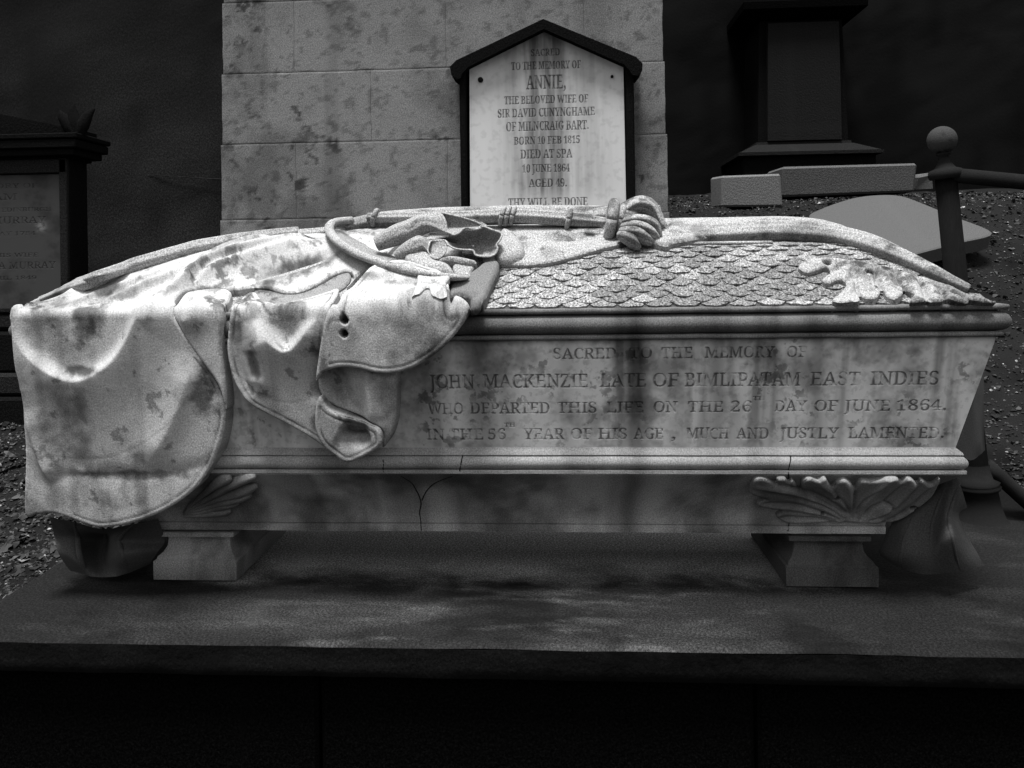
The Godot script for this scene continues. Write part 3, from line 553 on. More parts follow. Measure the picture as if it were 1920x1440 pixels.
# ---------------------------------------------------------------- carved sheets that lie on a base surface
# outline and folds are in (x, s) of the base surface; the sheet's edge is rounded and dropped back to the stone behind it
func sheet(outline: Array, thick: float, folds: Array, colr: Callable, step := 0.0032, opt := {}) -> ArrayMesh:
	bend = opt.get("bend", 0.008)
	var out: Array = cat(outline, 5, true)
	var lo: Vector2 = out[0]
	var hi: Vector2 = out[0]
	for p in out:
		lo = lo.min(p)
		hi = hi.max(p)
	lo -= Vector2(step, step) * 2.0
	var nu := int((hi.x - lo.x) / step) + 4
	var nv := int((hi.y - lo.y) / step) + 4
	var total := nu * nv
	var inside := PackedByteArray()
	inside.resize(total)
	var dist := PackedFloat32Array()
	dist.resize(total)
	dist.fill(1.0)
	var near := PackedVector2Array()
	near.resize(total)
	var m := out.size()
	# even-odd fill
	for j in nv:
		var y := lo.y + j * step + 1e-6
		var xs := []
		for k in m:
			var a: Vector2 = out[k]
			var b: Vector2 = out[(k + 1) % m]
			if (a.y > y) != (b.y > y):
				xs.append(a.x + (y - a.y) / (b.y - a.y) * (b.x - a.x))
		xs.sort()
		for k in range(0, xs.size() - 1, 2):
			var i0 := maxi(0, ceili((xs[k] - lo.x) / step))
			var i1 := mini(nu - 1, floori((xs[k + 1] - lo.x) / step))
			for i in range(i0, i1 + 1):
				inside[i * nv + j] = 1
	# distance to the outline near it
	var reach := 0.026
	for k in m:
		var a: Vector2 = out[k]
		var b: Vector2 = out[(k + 1) % m]
		var ab := b - a
		var l2 := maxf(ab.length_squared(), 1e-12)
		var i0 := maxi(0, int((minf(a.x, b.x) - reach - lo.x) / step))
		var i1 := mini(nu - 1, int((maxf(a.x, b.x) + reach - lo.x) / step) + 1)
		var j0 := maxi(0, int((minf(a.y, b.y) - reach - lo.y) / step))
		var j1 := mini(nv - 1, int((maxf(a.y, b.y) + reach - lo.y) / step) + 1)
		for i in range(i0, i1 + 1):
			for j in range(j0, j1 + 1):
				var p := lo + Vector2(i, j) * step
				var q := a + ab * clampf((p - a).dot(ab) / l2, 0.0, 1.0)
				var d := p.distance_to(q)
				if d < dist[i * nv + j]:
					dist[i * nv + j] = d
					near[i * nv + j] = q
	# folds: [points, amplitude, width on the left side, width on the right side]
	var hgt := PackedFloat32Array()
	hgt.resize(total)
	hgt.fill(thick)
	for f in folds:
		var pl: Array = cat(f[0], 3)
		var far: float = maxf(f[2], f[3]) * 2.4
		var fd := {}
		for k in pl.size() - 1:
			var a: Vector2 = pl[k]
			var b: Vector2 = pl[k + 1]
			var ab := b - a
			var l2 := maxf(ab.length_squared(), 1e-12)
			var i0 := maxi(0, int((minf(a.x, b.x) - far - lo.x) / step))
			var i1 := mini(nu - 1, int((maxf(a.x, b.x) + far - lo.x) / step) + 1)
			var j0 := maxi(0, int((minf(a.y, b.y) - far - lo.y) / step))
			var j1 := mini(nv - 1, int((maxf(a.y, b.y) + far - lo.y) / step) + 1)
			for i in range(i0, i1 + 1):
				for j in range(j0, j1 + 1):
					var at := i * nv + j
					if inside[at] == 0 and dist[at] > step * 2.0:
						continue
					var p := lo + Vector2(i, j) * step - a
					var t := p.dot(ab) / l2
					var q := p - ab * clampf(t, 0.0, 1.0)
					var d := q.length()
					if d < far and (not fd.has(at) or d < absf(fd[at].x)):
						var end := (k == 0 and t < 0.0) or (k == pl.size() - 2 and t > 1.0)
						fd[at] = Vector2(d * (1.0 if ab.cross(p) > 0.0 else -1.0), (k + clampf(t, 0.0, 1.0)) / (pl.size() - 1))
		for at in fd:
			var d: float = fd[at].x
			var w: float = f[2] if d > 0.0 else f[3]
			var taper: float = sm(0.0, 0.25, fd[at].y) * sm(0.0, 0.25, 1.0 - fd[at].y)
			var keep: float = f[4] if f.size() > 4 else 0.03
			hgt[at] += f[1] * exp(-pow(absf(d) / w, 1.5)) * (keep + (1.0 - keep) * taper)
	var rim: float = opt.get("rim", 0.005)
	var rough: float = opt.get("rough", 0.0015)
	var bp: Callable = opt.get("bp", skin_p)
	var bn: Callable = opt.get("bn", skin_n)
	var holes: Array = opt.get("holes", [])
	var hole_p := []
	for hole in holes:
		hole_p.append(bp.call(hole[0].x, hole[0].y) + bn.call(hole[0].x, hole[0].y) * thick)
	var hem: bool = opt.get("hem", true)
	var hem_x: float = opt.get("hem_x", -9.0)
	var hem_s: float = opt.get("hem_s", -9.0)
	var P := PackedVector3Array()
	P.resize(total)
	var N := PackedVector3Array()
	N.resize(total)
	var C := PackedColorArray()
	C.resize(total)
	var live := PackedByteArray()
	live.resize(total)
	for i in nu - 1:
		for j in nv - 1:
			var at := i * nv + j
			if inside[at] + inside[at + 1] + inside[at + nv] + inside[at + nv + 1] > 0:
				live[at] |= 2
				for o in [at, at + 1, at + nv, at + nv + 1]:
					live[o] |= 1
	for i in nu:
		for j in nv:
			var at := i * nv + j
			if live[at] & 1 == 0:
				continue
			var q := lo + Vector2(i, j) * step
			var d := dist[at]
			if inside[at] == 0:
				q = near[at]
				d = 0.0
			elif d < step * 0.45:
				q = near[at]
				d = 0.0
			var h := hgt[at]
			if d < rim:
				var t := 1.0 - d / rim
				h -= rim * 0.9 * (1.0 - sqrt(maxf(0.0, 1.0 - t * t)))
			var dark := 1.0
			if hem and q.x > hem_x and q.y > hem_s:
				var e := (d - 0.0125) / 0.0022
				if absf(e) < 2.0:
					h -= 0.0012 * exp(-e * e)
					dark = 1.0 - 0.75 * exp(-e * e) * clampf(0.75 + nz.get_noise_2d(q.x * 40.0, q.y * 40.0) * 1.6, 0.0, 1.0)
			var b: Vector3 = bp.call(q.x, q.y)
			var n: Vector3 = bn.call(q.x, q.y)
			for hi_ in holes.size():
				var hole: Array = holes[hi_]
				var r: float = (b + n * h).distance_to(hole_p[hi_])
				if r < hole[1] * 1.3:
					var k := 1.0 - sm(hole[1] * 0.75, hole[1] * 1.1, r)
					h -= 0.02 * k
					dark *= 1.0 - 0.94 * k
			h += rough * nz.get_noise_3dv(b * 16.0)
			P[at] = b + n * h
			N[at] = n
			var c: Color = colr.call(P[at], n, q, d)
			C[at] = Color(c.r * dark, c.g * dark, c.b * dark)
	var st := start()
	var back: float = opt.get("back", 0.06)
	st.set_smooth_group(0)
	for i in nu - 1:
		for j in nv - 1:
			var at := i * nv + j
			if live[at] & 2 == 0:
				continue
			for k in [at, at + nv + 1, at + nv, at, at + 1, at + nv + 1]:
				st.set_color(C[k])
				st.add_vertex(P[k])
	st.set_smooth_group(1)
	for i in range(1, nu - 1):
		for j in range(1, nv - 1):
			var at := i * nv + j
			if live[at] & 2 == 0:
				continue
			for e in [[at - nv, at, at + 1], [at + nv, at + nv + 1, at + nv], [at - 1, at + nv, at], [at + 1, at + 1, at + nv + 1]]:
				if live[e[0]] & 2 == 0:
					var a: int = e[1]
					var b: int = e[2]
					if P[a].distance_squared_to(P[b]) < 1e-9:
						continue
					var a2 := P[a] - N[a] * back
					var b2 := P[b] - N[b] * back
					for v in [[P[a], C[a]], [b2, C[b] * 0.8], [P[b], C[b]], [P[a], C[a]], [a2, C[a] * 0.8], [b2, C[b] * 0.8]]:
						st.set_color(v[1])
						st.add_vertex(v[0])
	return done(st)


func spots(q: Vector2, list: Array) -> float:
	# stains and painted crease shade as patches with a ragged edge: [centre, radius x, radius s, strength]
	var k := 1.0
	for e in list:
		var d: Vector2 = (q - e[0]) / Vector2(e[1], e[2])
		var r := d.length()
		if r < 1.8:
			r += nf.get_noise_2d(q.x * 45.0, q.y * 45.0) * 0.7
			k *= 1.0 - e[3] * (1.0 - sm(0.45, 1.25, r))
	return k


# ---------------------------------------------------------------- mouldings swept round a rectangle
func ring(st: SurfaceTool, runs: Array, L: float, D: float, colr: Callable, step := 0.012, front_back := [0, 1, 2, 3]) -> void:
	# runs: smooth stretches of Vector2(offset, height), from the bottom up
	var group := 0
	for run in runs:
		for side in front_back:
			group += 1
			var P := PackedVector3Array()
			var C := PackedColorArray()
			var along: float = L if side % 2 == 0 else D
			var n := maxi(4, int(2.0 * along / (step if side == 0 else step * 3.0)))
			for pr in run:
				for i in n + 1:
					var u: float = (2.0 * i / n - 1.0) * (along + pr.x)
					var p := Vector3(u, pr.y, D + pr.x)
					if side == 1:
						p = Vector3(L + pr.x, pr.y, -u)
					elif side == 2:
						p = Vector3(-u, pr.y, -D - pr.x)
					elif side == 3:
						p = Vector3(-L - pr.x, pr.y, u)
					p += Vector3(1, 1, 1) * 0.0012 * nz.get_noise_3dv(p * 14.0)
					P.append(p)
					C.append(colr.call(p, Vector3(0, 0, 1)))
			grid(st, run.size(), n + 1, P, C, group, true)


func arc(c: Vector2, r: float, a0: float, a1: float, n: int) -> Array:
	var o := []
	for i in n + 1:
		var a := deg_to_rad(lerpf(a0, a1, float(i) / n))
		o.append(c + Vector2(cos(a), sin(a)) * r)
	return o


# ---------------------------------------------------------------- lettering cut into stone
func letter(cov: PackedFloat32Array, W: int, Hh: int, text: String, font: Font, x0: float, x1: float, base: float, cap: float) -> void:
	# fills cov with the letters' coverage; x0..x1 and base (up is smaller) in texels
	var tm := TextMesh.new()
	tm.text = text
	tm.font = font
	tm.font_size = 64
	tm.pixel_size = 0.01
	tm.depth = 0.0
	tm.horizontal_alignment = HORIZONTAL_ALIGNMENT_LEFT
	var arr := tm.get_mesh_arrays() if tm.get_surface_count() > 0 else []
	if arr.is_empty():
		return
	var v: PackedVector3Array = arr[Mesh.ARRAY_VERTEX]
	var ix: PackedInt32Array = arr[Mesh.ARRAY_INDEX] if arr[Mesh.ARRAY_INDEX] != null else PackedInt32Array()
	if ix.is_empty():
		for i in v.size():
			ix.append(i)
	var tb := TextMesh.new()
	tb.text = "H"
	tb.font = font
	tb.font_size = 64
	tb.pixel_size = 0.01
	tb.depth = 0.0
	var hb := tb.get_aabb()
	var lox := 1e9
	var hix := -1e9
	for p in v:
		lox = minf(lox, p.x)
		hix = maxf(hix, p.x)
	# the baseline of the text: H stands on it
	var kx := (x1 - x0) / (hix - lox)
	var ky := cap / hb.size.y
	var y0 := hb.position.y
	for i in range(0, ix.size(), 3):
		var a := Vector2(x0 + (v[ix[i]].x - lox) * kx, base - (v[ix[i]].y - y0) * ky)
		var b := Vector2(x0 + (v[ix[i + 1]].x - lox) * kx, base - (v[ix[i + 1]].y - y0) * ky)
		var c := Vector2(x0 + (v[ix[i + 2]].x - lox) * kx, base - (v[ix[i + 2]].y - y0) * ky)
		var ar := (b - a).cross(c - a)
		if absf(ar) < 1e-6:
			continue
		if ar < 0.0:
			var t := b
			b = c
			c = t
		for py in range(maxi(0, int(minf(a.y, minf(b.y, c.y)))), mini(Hh - 1, int(maxf(a.y, maxf(b.y, c.y)))) + 1):
			for px in range(maxi(0, int(minf(a.x, minf(b.x, c.x)))), mini(W - 1, int(maxf(a.x, maxf(b.x, c.x)))) + 1):
				var hits := 0
				for k in 4:
					var p := Vector2(px + 0.25 + 0.5 * (k & 1), py + 0.25 + 0.5 * (k >> 1))
					if (b - a).cross(p - a) >= 0.0 and (c - b).cross(p - b) >= 0.0 and (a - c).cross(p - c) >= 0.0:
						hits += 1
				if hits:
					cov[py * W + px] = minf(1.0, cov[py * W + px] + hits * 0.25)


func soften(cov: PackedFloat32Array, W: int, Hh: int) -> PackedFloat32Array:
	var o := cov.duplicate()
	for y in range(1, Hh - 1):
		for x in range(1, W - 1):
			var i := y * W + x
			o[i] = cov[i] * 0.4 + (cov[i - 1] + cov[i + 1] + cov[i - W] + cov[i + W]) * 0.15
	return o


func cut_stone(cov: PackedFloat32Array, W: int, Hh: int, tone: Callable, letter_dark: float, wear: float, depth: float) -> StandardMaterial3D:
	var im := Image.create(W, Hh, false, Image.FORMAT_L8)
	var hm := Image.create(W, Hh, false, Image.FORMAT_RGBA8)
	cov = soften(cov, W, Hh)
	for y in Hh:
		for x in W:
			var c := cov[y * W + x]
			if c > 0.0:
				c *= clampf(1.0 - wear * sm(-0.15, 0.45, nz.get_noise_2d(x * 0.09, y * 0.09)), 0.0, 1.0)
			var v: float = tone.call(float(x) / W, float(y) / Hh) * (1.0 - letter_dark * c)
			v = clampf(v, 0.0, 1.0)
			var s := v * 12.92 if v < 0.0031 else 1.055 * pow(v, 1.0 / 2.4) - 0.055
			im.set_pixel(x, y, Color(s, s, s))
			var hgt := 0.7 - 0.5 * c + 0.03 * nz.get_noise_2d(x * 1.5, y * 1.5)
			hm.set_pixel(x, y, Color(hgt, hgt, hgt))
	hm.bump_map_to_normal_map(depth)
	var m := StandardMaterial3D.new()
	m.albedo_texture = ImageTexture.create_from_image(im)
	m.normal_enabled = true
	m.normal_texture = ImageTexture.create_from_image(hm)
	m.roughness = 0.8
	m.metallic_specular = 0.3
	return m


func sky_light() -> PanoramaSkyMaterial:
	# an even overcast: the zenith three times as bright as the horizon
	var im := Image.create(64, 32, false, Image.FORMAT_RGBF)
	for y in 32:
		var el := (0.5 - (y + 0.5) / 32.0) * PI
		var v := 0.16 + 0.84 * pow(sin(maxf(el, 0.0)), 1.3)
		if el < 0.0:
			v = 0.05
		for x in 64:
			im.set_pixel(x, y, Color(v, v, v))
	var m := PanoramaSkyMaterial.new()
	m.panorama = ImageTexture.create_from_image(im)
	m.energy_multiplier = 1.0
	return m


func _ready() -> void:
	rng.seed = 11
	nz.seed = 5
	nz.frequency = 0.35
	nz.fractal_octaves = 4
	nf.seed = 23
	nf.frequency = 0.45
	nf.fractal_octaves = 5
	nf.fractal_gain = 0.65
	# camera: level, with the lens raised like a view camera's
	var cam := Camera3D.new()
	cam.name = "camera"
	cam.projection = Camera3D.PROJECTION_FRUSTUM
	cam.near = 0.05
	cam.far = 200.0
	cam.size = 0.05 * 1440.0 / 1479.4
	cam.frustum_offset = Vector2(0, -(720.0 - 493.9) / 1440.0 * cam.size)
	cam.position = Vector3(0.1607, 0.8086, 2.1717)
	cam.rotation = Vector3(0, 0.0613, -0.0146)
	add_child(cam)
	cam.current = true
	var we := WorldEnvironment.new()
	we.name = "world_environment"
	var env := Environment.new()
	env.background_mode = Environment.BG_SKY
	env.sky = Sky.new()
	env.sky.sky_material = sky_light()
	env.background_energy_multiplier = 0.62
	env.tonemap_mode = Environment.TONE_MAPPER_LINEAR
	env.tonemap_exposure = 2.75
	env.sdfgi_enabled = true
	env.ssao_enabled = true
	env.ssil_enabled = true
	we.environment = env
	add_child(we)
	var sun := DirectionalLight3D.new()
	sun.name = "sun"
	sun.light_energy = 0.75
	sun.light_angular_distance = 16.0
	sun.shadow_enabled = true
	sun.rotation_degrees = Vector3(-75, -22, 0)
	add_child(sun)
	materials()
	setting()
	memorials()
	sarcophagus()
	ironwork()
	litter()


func materials() -> void:
	var fine := grain(1024, 0.28, 3, 0.66, 1.0, 0.4, 1)
	var rough := grain(1024, 0.16, 5, 0.5, 1.0, 1.3, 2)
	var fine_n := bumps(1024, 0.16, 4, 1.2, 3)
	var rough_n := bumps(1024, 0.06, 5, 3.0, 4)
	M.marble = stone(1.0, fine, fine_n, 0.8, 0.88, true, 0.25)
	M.marble_lichen = stone(1.0, rough, rough_n, 1.1, 0.9, true, 0.3)
	var pitted := grain(1024, 0.05, 5, 0.55, 1.0, 2.2, 9)
	M.scale_a = stone(0.62, pitted, rough_n, 1.5, 0.9, false)
	M.scale_b = stone(0.46, pitted, rough_n, 1.5, 0.9, false)
	M.scale_c = stone(0.36, pitted, rough_n, 1.5, 0.9, false)
	M.ashlar = stone(1.0, fine, rough_n, 0.55, 0.9, true, 0.12)
	M.mortar = stone(0.3, fine, fine_n, 1.5, 0.95, false)
	M.slab = stone(1.0, rough, rough_n, 0.8, 0.9, true, 0.35)
	M.plinth = stone(0.006, rough, rough_n, 0.8, 1.0, false)  # near black tone stands in for the shaded, vignetted foreground
	M.dark = stone(1.0, rough, rough_n, 0.7, 0.9)
	M.wall = stone(1.0, rough, rough_n, 0.5, 0.95, true, 0.15)
	M.ground = stone(1.0, rough, rough_n, 1.2, 0.95)
	M.grit = stone(1.0, fine, null, 4.0, 0.9)
	M.frame = stone(0.014, rough, rough_n, 1.0, 0.85, false)
	M.iron = stone(0.018, rough, rough_n, 3.0, 0.6, false)
	M.iron_worn = stone(0.035, rough, rough_n, 4.0, 0.6, false)
	M.block = stone(0.2, rough, rough_n, 1.0, 0.9, false)
	M.fallen = stone(0.12, fine, rough_n, 0.8, 0.85, false)
	M.dark_left = stone(0.035, rough, rough_n, 1.0, 0.9, false)
	M.tall_dark = stone(0.013, rough, rough_n, 0.8, 0.95, false)
	M.tall_pale = stone(0.032, rough, rough_n, 0.8, 0.95, false)
	M.block_pale = stone(0.30, rough, rough_n, 1.0, 0.9, false)
	M.iron_ball = stone(0.10, rough, rough_n, 3.0, 0.6, true, 1.2)
	M.iron_rail = stone(0.03, rough, rough_n, 3.0, 0.6, false)
	M.tall_cap = stone(0.005, rough, rough_n, 0.8, 1.0, false)
	M.bolt = stone(0.02, fine, null, 3.0, 0.6, false)


# ---------------------------------------------------------------- ground, slab, walls
func ground_y(x: float, z: float) -> float:
	if z > 0.42:
		return -0.62
	var a := lerpf(0.36, 0.5, sm(-1.2, 0.9, x))
	var dd := maxf(0.0, -0.3 - z)
	var y := -0.025 + a * minf(dd, 2.35) + 0.12 * maxf(0.0, dd - 2.35) - 0.02 * sm(0.2, 1.0, maxf(0.0, -0.3 - z))
	y += 0.035 * nz.get_noise_2d(x * 3.0, z * 3.0) + 0.02 * nz.get_noise_2d(x * 14.0, z * 14.0)
	return y


func setting() -> void:
	# the earth bank as one sheet, with a drop to a lower path in front of the slab
	var st := start()
	var xs := []
	var zs := []
	var x := -60.0
	while x < 60.0:
		xs.append(x)
		x += 0.05 if absf(x) < 3.2 else (0.4 if absf(x) < 8.0 else 6.0)
	xs.append(60.0)
	zs = [60.0, 30.0, 12.0, 6.0, 3.0, 1.5, 0.9, 0.55, 0.43, 0.41]
	var z := 0.38
	while z > -60.0:
		zs.append(z)
		z -= 0.04 if z > -4.4 else (0.2 if absf(z) < 7.0 else 6.0)
	var P := PackedVector3Array()
	var C := PackedColorArray()
	for zz in zs:
		for xx in xs:
			var p := Vector3(xx, ground_y(xx, zz), zz)
			P.append(p)
			C.append(g(0.018 * (1.0 - 0.6 * blot(p, 4.0, -0.1, 0.5))))
	grid(st, zs.size(), xs.size(), P, C, 0)
	structure(done(st), "ground", M.ground)


func memorials() -> void:
	slab_and_plinth()
	walls()
	pedestal()
	tablet()
	left_monument()
	right_monument()
	loose_stones()


func slab_tone(p: Vector3, _n: Vector3) -> Color:
	var v := 0.055
	v += 0.05 * sm(0.05, 0.5, nf.get_noise_2d(p.x * 3.0 + p.z * 4.0, p.z * 12.0 - p.x * 2.0))
	v += 0.16 * sm(0.10, 0.45, nf.get_noise_2d(p.x * 5.0 + p.z * 6.0, p.z * 22.0 + 40.0)) * exp(-pow((p.x - 0.05) / 0.55, 2.0))
	v += 0.09 * exp(-pow((p.x + 0.1) / 0.5, 2.0)) * sm(-0.3, 0.4, nf.get_noise_2d(p.x * 2.2 + p.z * 3.0, p.z * 7.0 + 3.0))
	v *= lerpf(0.35, 0.62, exp(-pow((p.x - 0.0) / 0.8, 2.0))) * (1.0 - 0.6 * blot(p, 3.0, 0.0, 0.45))
	# sheltered stone painted extra pale, standing in for light reaching under the tomb
	var under_light := sm(0.20, 0.0, p.z + 0.12 * nf.get_noise_2d(p.x * 5.0, p.z * 8.0)) * sm(0.0, 0.12, 0.98 - absf(p.x))
	v = lerpf(v, 0.65, under_light)
	# a pale worn scrape
	var a := Vector2(-0.30, 0.16)
	var b := Vector2(0.0, -0.10)
	var q := Vector2(p.x, p.z)
	var t := clampf((q - a).dot(b - a) / (b - a).length_squared(), 0, 1)
	v += 0.09 * (1.0 - sm(0.0, 0.018, q.distance_to(a.lerp(b, t)) + 0.02 * nf.get_noise_2d(p.x * 20, p.z * 20)))
	return g(v)


func slab_and_plinth() -> void:
	var o := thing("stone_slab", "broad worn stone slab under the carved tomb, its front edge darker", "slab", Vector3(0, 0, 0))
	var st := start()
	var x0 := -1.235
	var x1 := 1.62
	var z0 := -0.52
	var z1 := 0.505
	var nx := 240
	var nz_ := 90
	var P := PackedVector3Array()
	var C := PackedColorArray()
	for i in nz_ + 1:
		for j in nx + 1:
			var p := Vector3(lerpf(x0, x1, float(j) / nx), 0, lerpf(z0, z1, float(i) / nz_))
			p.y = 0.004 * nz.get_noise_2d(p.x * 5, p.z * 5) - 0.004
			if i == nz_:
				p.y -= 0.006
				p.z += 0.004 * nz.get_noise_2d(p.x * 9, 3.0)
			P.append(p)
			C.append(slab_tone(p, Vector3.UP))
	grid(st, nz_ + 1, nx + 1, P, C, 0, true)
	var top := done(st)
	# sides
	st.begin(Mesh.PRIMITIVE_TRIANGLES)
	P = PackedVector3Array()
	C = PackedColorArray()
	for i in 6:
		for j in nx + 1:
			var x := lerpf(x0, x1, float(j) / nx)
			P.append(Vector3(x, -0.010 - 0.066 * i / 5.0, z1 + 0.004 * nz.get_noise_2d(x * 9, 3.0 - i * 0.5) - (0.006 if i == 5 else 0.0)))
			C.append(g(0.009 * (1.0 - 0.6 * blot(P[-1], 5.0, -0.1, 0.5))))  # front face toned darker than the top
	grid(st, 6, nx + 1, P, C, 1, true)
	st.set_smooth_group(-1)
	st.set_color(g(0.06))
	quad(st, Vector3(x0, -0.08, z0), Vector3(x0, -0.08, z1), Vector3(x0, -0.01, z1), Vector3(x0, -0.01, z0))
	quad(st, Vector3(x1, -0.08, z1), Vector3(x1, -0.08, z0), Vector3(x1, -0.01, z0), Vector3(x1, -0.01, z1))
	quad(st, Vector3(x0, -0.076, z1 - 0.01), Vector3(x0, -0.076, z0), Vector3(x1, -0.076, z0), Vector3(x1, -0.076, z1 - 0.01))
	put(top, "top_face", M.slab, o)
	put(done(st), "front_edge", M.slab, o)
	var pl := thing("plinth_wall", "plinth wall below the overhanging stone slab, painted near black for shade", "plinth", Vector3(0.2, -0.65, 0.3))
	rng.seed = 3
	var xx := -4.0
	while xx < 4.4:
		var w := rng.randf_range(0.7, 1.1)
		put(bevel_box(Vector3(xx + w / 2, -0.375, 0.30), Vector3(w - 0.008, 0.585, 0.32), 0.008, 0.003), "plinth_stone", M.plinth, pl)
		xx += w


func walls() -> void:
	# rendered retaining walls behind the monuments, each with a slightly uneven face
	for k in 2:
		var o := thing("retaining_wall", ["dark rendered retaining wall behind the left monument and pale pedestal, cracked across", "near black wall behind the tapered monument on the right"][k], "wall", Vector3([-4.0, 5.0][k], 0, [-2.0, -4.5][k]))
		var st := start()
		var x0: float = [-14.0, -0.2][k]
		var x1: float = [0.3, 16.0][k]
		var z: float = [-1.9, -4.5][k]
		var P := PackedVector3Array()
		var C := PackedColorArray()
		var nx := 150
		var ny := 90
		for i in ny + 1:
			for j in nx + 1:
				var p := Vector3(lerpf(x0, x1, float(j) / nx), lerpf(-0.8, 4.6, float(i) / ny), z)
				var v: float = [0.03, 0.005][k]  # the right wall has the darker base tone
				if k == 0:
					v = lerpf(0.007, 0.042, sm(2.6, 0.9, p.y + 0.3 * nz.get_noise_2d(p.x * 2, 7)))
				p.z += 0.03 * nz.get_noise_2d(p.x * 2.5, p.y * 2.5) + 0.006 * nz.get_noise_2d(p.x * 20, p.y * 20)
				v *= 1.0 - 0.6 * blot(p, 2.0, -0.1, 0.5)
				v *= 1.0 - 0.3 * sm(0.0, 0.5, nz.get_noise_2d(p.x * 12, p.y * 1.5))
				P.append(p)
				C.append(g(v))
		grid(st, ny + 1, nx + 1, P, C, 0, true)
		st.set_color(g(0.03))
		st.set_smooth_group(-1)
		quad(st, Vector3(x0, 4.6, z), Vector3(x1, 4.6, z), Vector3(x1, 4.6, z - 0.5), Vector3(x0, 4.6, z - 0.5))
		quad(st, Vector3(x1, -0.8, z - 0.5), Vector3(x0, -0.8, z - 0.5), Vector3(x0, 4.6, z - 0.5), Vector3(x1, 4.6, z - 0.5))
		quad(st, Vector3(x0, -0.8, z), Vector3(x0, 4.6, z), Vector3(x0, 4.6, z - 0.5), Vector3(x0, -0.8, z - 0.5))
		quad(st, Vector3(x1, -0.8, z - 0.5), Vector3(x1, 4.6, z - 0.5), Vector3(x1, 4.6, z), Vector3(x1, -0.8, z))
		put(done(st), "rendered_face", M.wall, o)
		if k == 0:
			# the lip where the render has broken away over older masonry
			for c in [[Vector3(-2.02, 1.31, -1.895), Vector3(-1.62, 1.275, -1.89), Vector3(-1.2, 1.262, -1.895)], [Vector3(-2.15, 0.74, -1.84), Vector3(-1.8, 0.80, -1.83), Vector3(-1.5, 0.83, -1.84), Vector3(-1.25, 0.90, -1.85)]]:
				var s2 := start()
				tube(s2, cat(c, 12), [0.001, 0.004, 0.006, 0.004] if c.size() == 3 else [0.004, 0.012, 0.02, 0.01], 6, func(p, _n): return g(0.045 * (1.0 - 0.7 * blot(p, 14.0, -0.1, 0.4))), 0.6)
				put(done(s2), "render_lip", M.wall, o)
			rng.seed = 8
			for i in 9:
				var xx := -2.25 + i * 0.13
				put(bevel_box(Vector3(xx, 0.62 + rng.randf_range(-0.05, 0.05), -1.80), Vector3(rng.randf_range(0.09, 0.14), rng.randf_range(0.06, 0.1), 0.12), 0.02, 0.012), "rubble_stone", M.frame, o)


func ash(p: Vector3, _n: Vector3) -> Color:
	var v := 0.27
	v *= 1.0 - 0.45 * blot(p, 2.2, -0.05, 0.5)
	v *= 1.0 - 0.7 * blot(p + Vector3(5, 0, 0), 16.0, 0.18, 0.3) * sm(-0.1, 0.3, nf.get_noise_3dv(p * 2.5))
	v *= 1.0 - 0.35 * blot(p, 30.0, 0.15, 0.3)
	v *= 1.0 - 0.25 * sm(0.1, 0.5, nz.get_noise_2d(p.x * 10, p.y * 1.2))
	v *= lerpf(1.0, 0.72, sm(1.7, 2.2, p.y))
	return g(v)


# a face of stone with its own small relief: front and sides of a block, bevelled
func ashlar_block(c: Vector3, s: Vector3, colr: Callable, n := 44) -> ArrayMesh:
	var st := start()
	var h := s / 2
	var b := 0.002
	var P := PackedVector3Array()
	var C := PackedColorArray()
	for i in n + 3:
		for j in n + 3:
			var u := clampf((j - 1.0) / n, 0, 1)
			var v := clampf((i - 1.0) / n, 0, 1)
			var edge := i == 0 or j == 0 or i == n + 2 or j == n + 2
			var p := c + Vector3(lerpf(-h.x + b, h.x - b, u), lerpf(-h.y + b, h.y - b, v), h.z)
			p.z += 0.002 * nz.get_noise_3dv(p * 6.0)
			if edge:
				p += Vector3((-b if j == 0 else (b if j == n + 2 else 0.0)), (-b if i == 0 else (b if i == n + 2 else 0.0)), -b * 0.4)
				p += Vector3(1, 1, 0) * 0.003 * nz.get_noise_3dv(p * 25.0)
			P.append(p)
			C.append(colr.call(p, Vector3.BACK))
	grid(st, n + 3, n + 3, P, C, 0, true)
	st.set_smooth_group(-1)
	st.set_color(g(0.2))
	var a := c - h + Vector3(0, 0, 0)
	var f := c + h - Vector3(0, 0, b)
	quad(st, Vector3(a.x, a.y, a.z), Vector3(a.x, a.y, f.z), Vector3(a.x, f.y, f.z), Vector3(a.x, f.y, a.z))
	quad(st, Vector3(f.x, a.y, f.z), Vector3(f.x, a.y, a.z), Vector3(f.x, f.y, a.z), Vector3(f.x, f.y, f.z))
	quad(st, Vector3(a.x, f.y, f.z), Vector3(f.x, f.y, f.z), Vector3(f.x, f.y, a.z), Vector3(a.x, f.y, a.z))
	quad(st, Vector3(a.x, a.y, a.z), Vector3(f.x, a.y, a.z), Vector3(f.x, a.y, f.z), Vector3(a.x, a.y, f.z))
	return done(st)


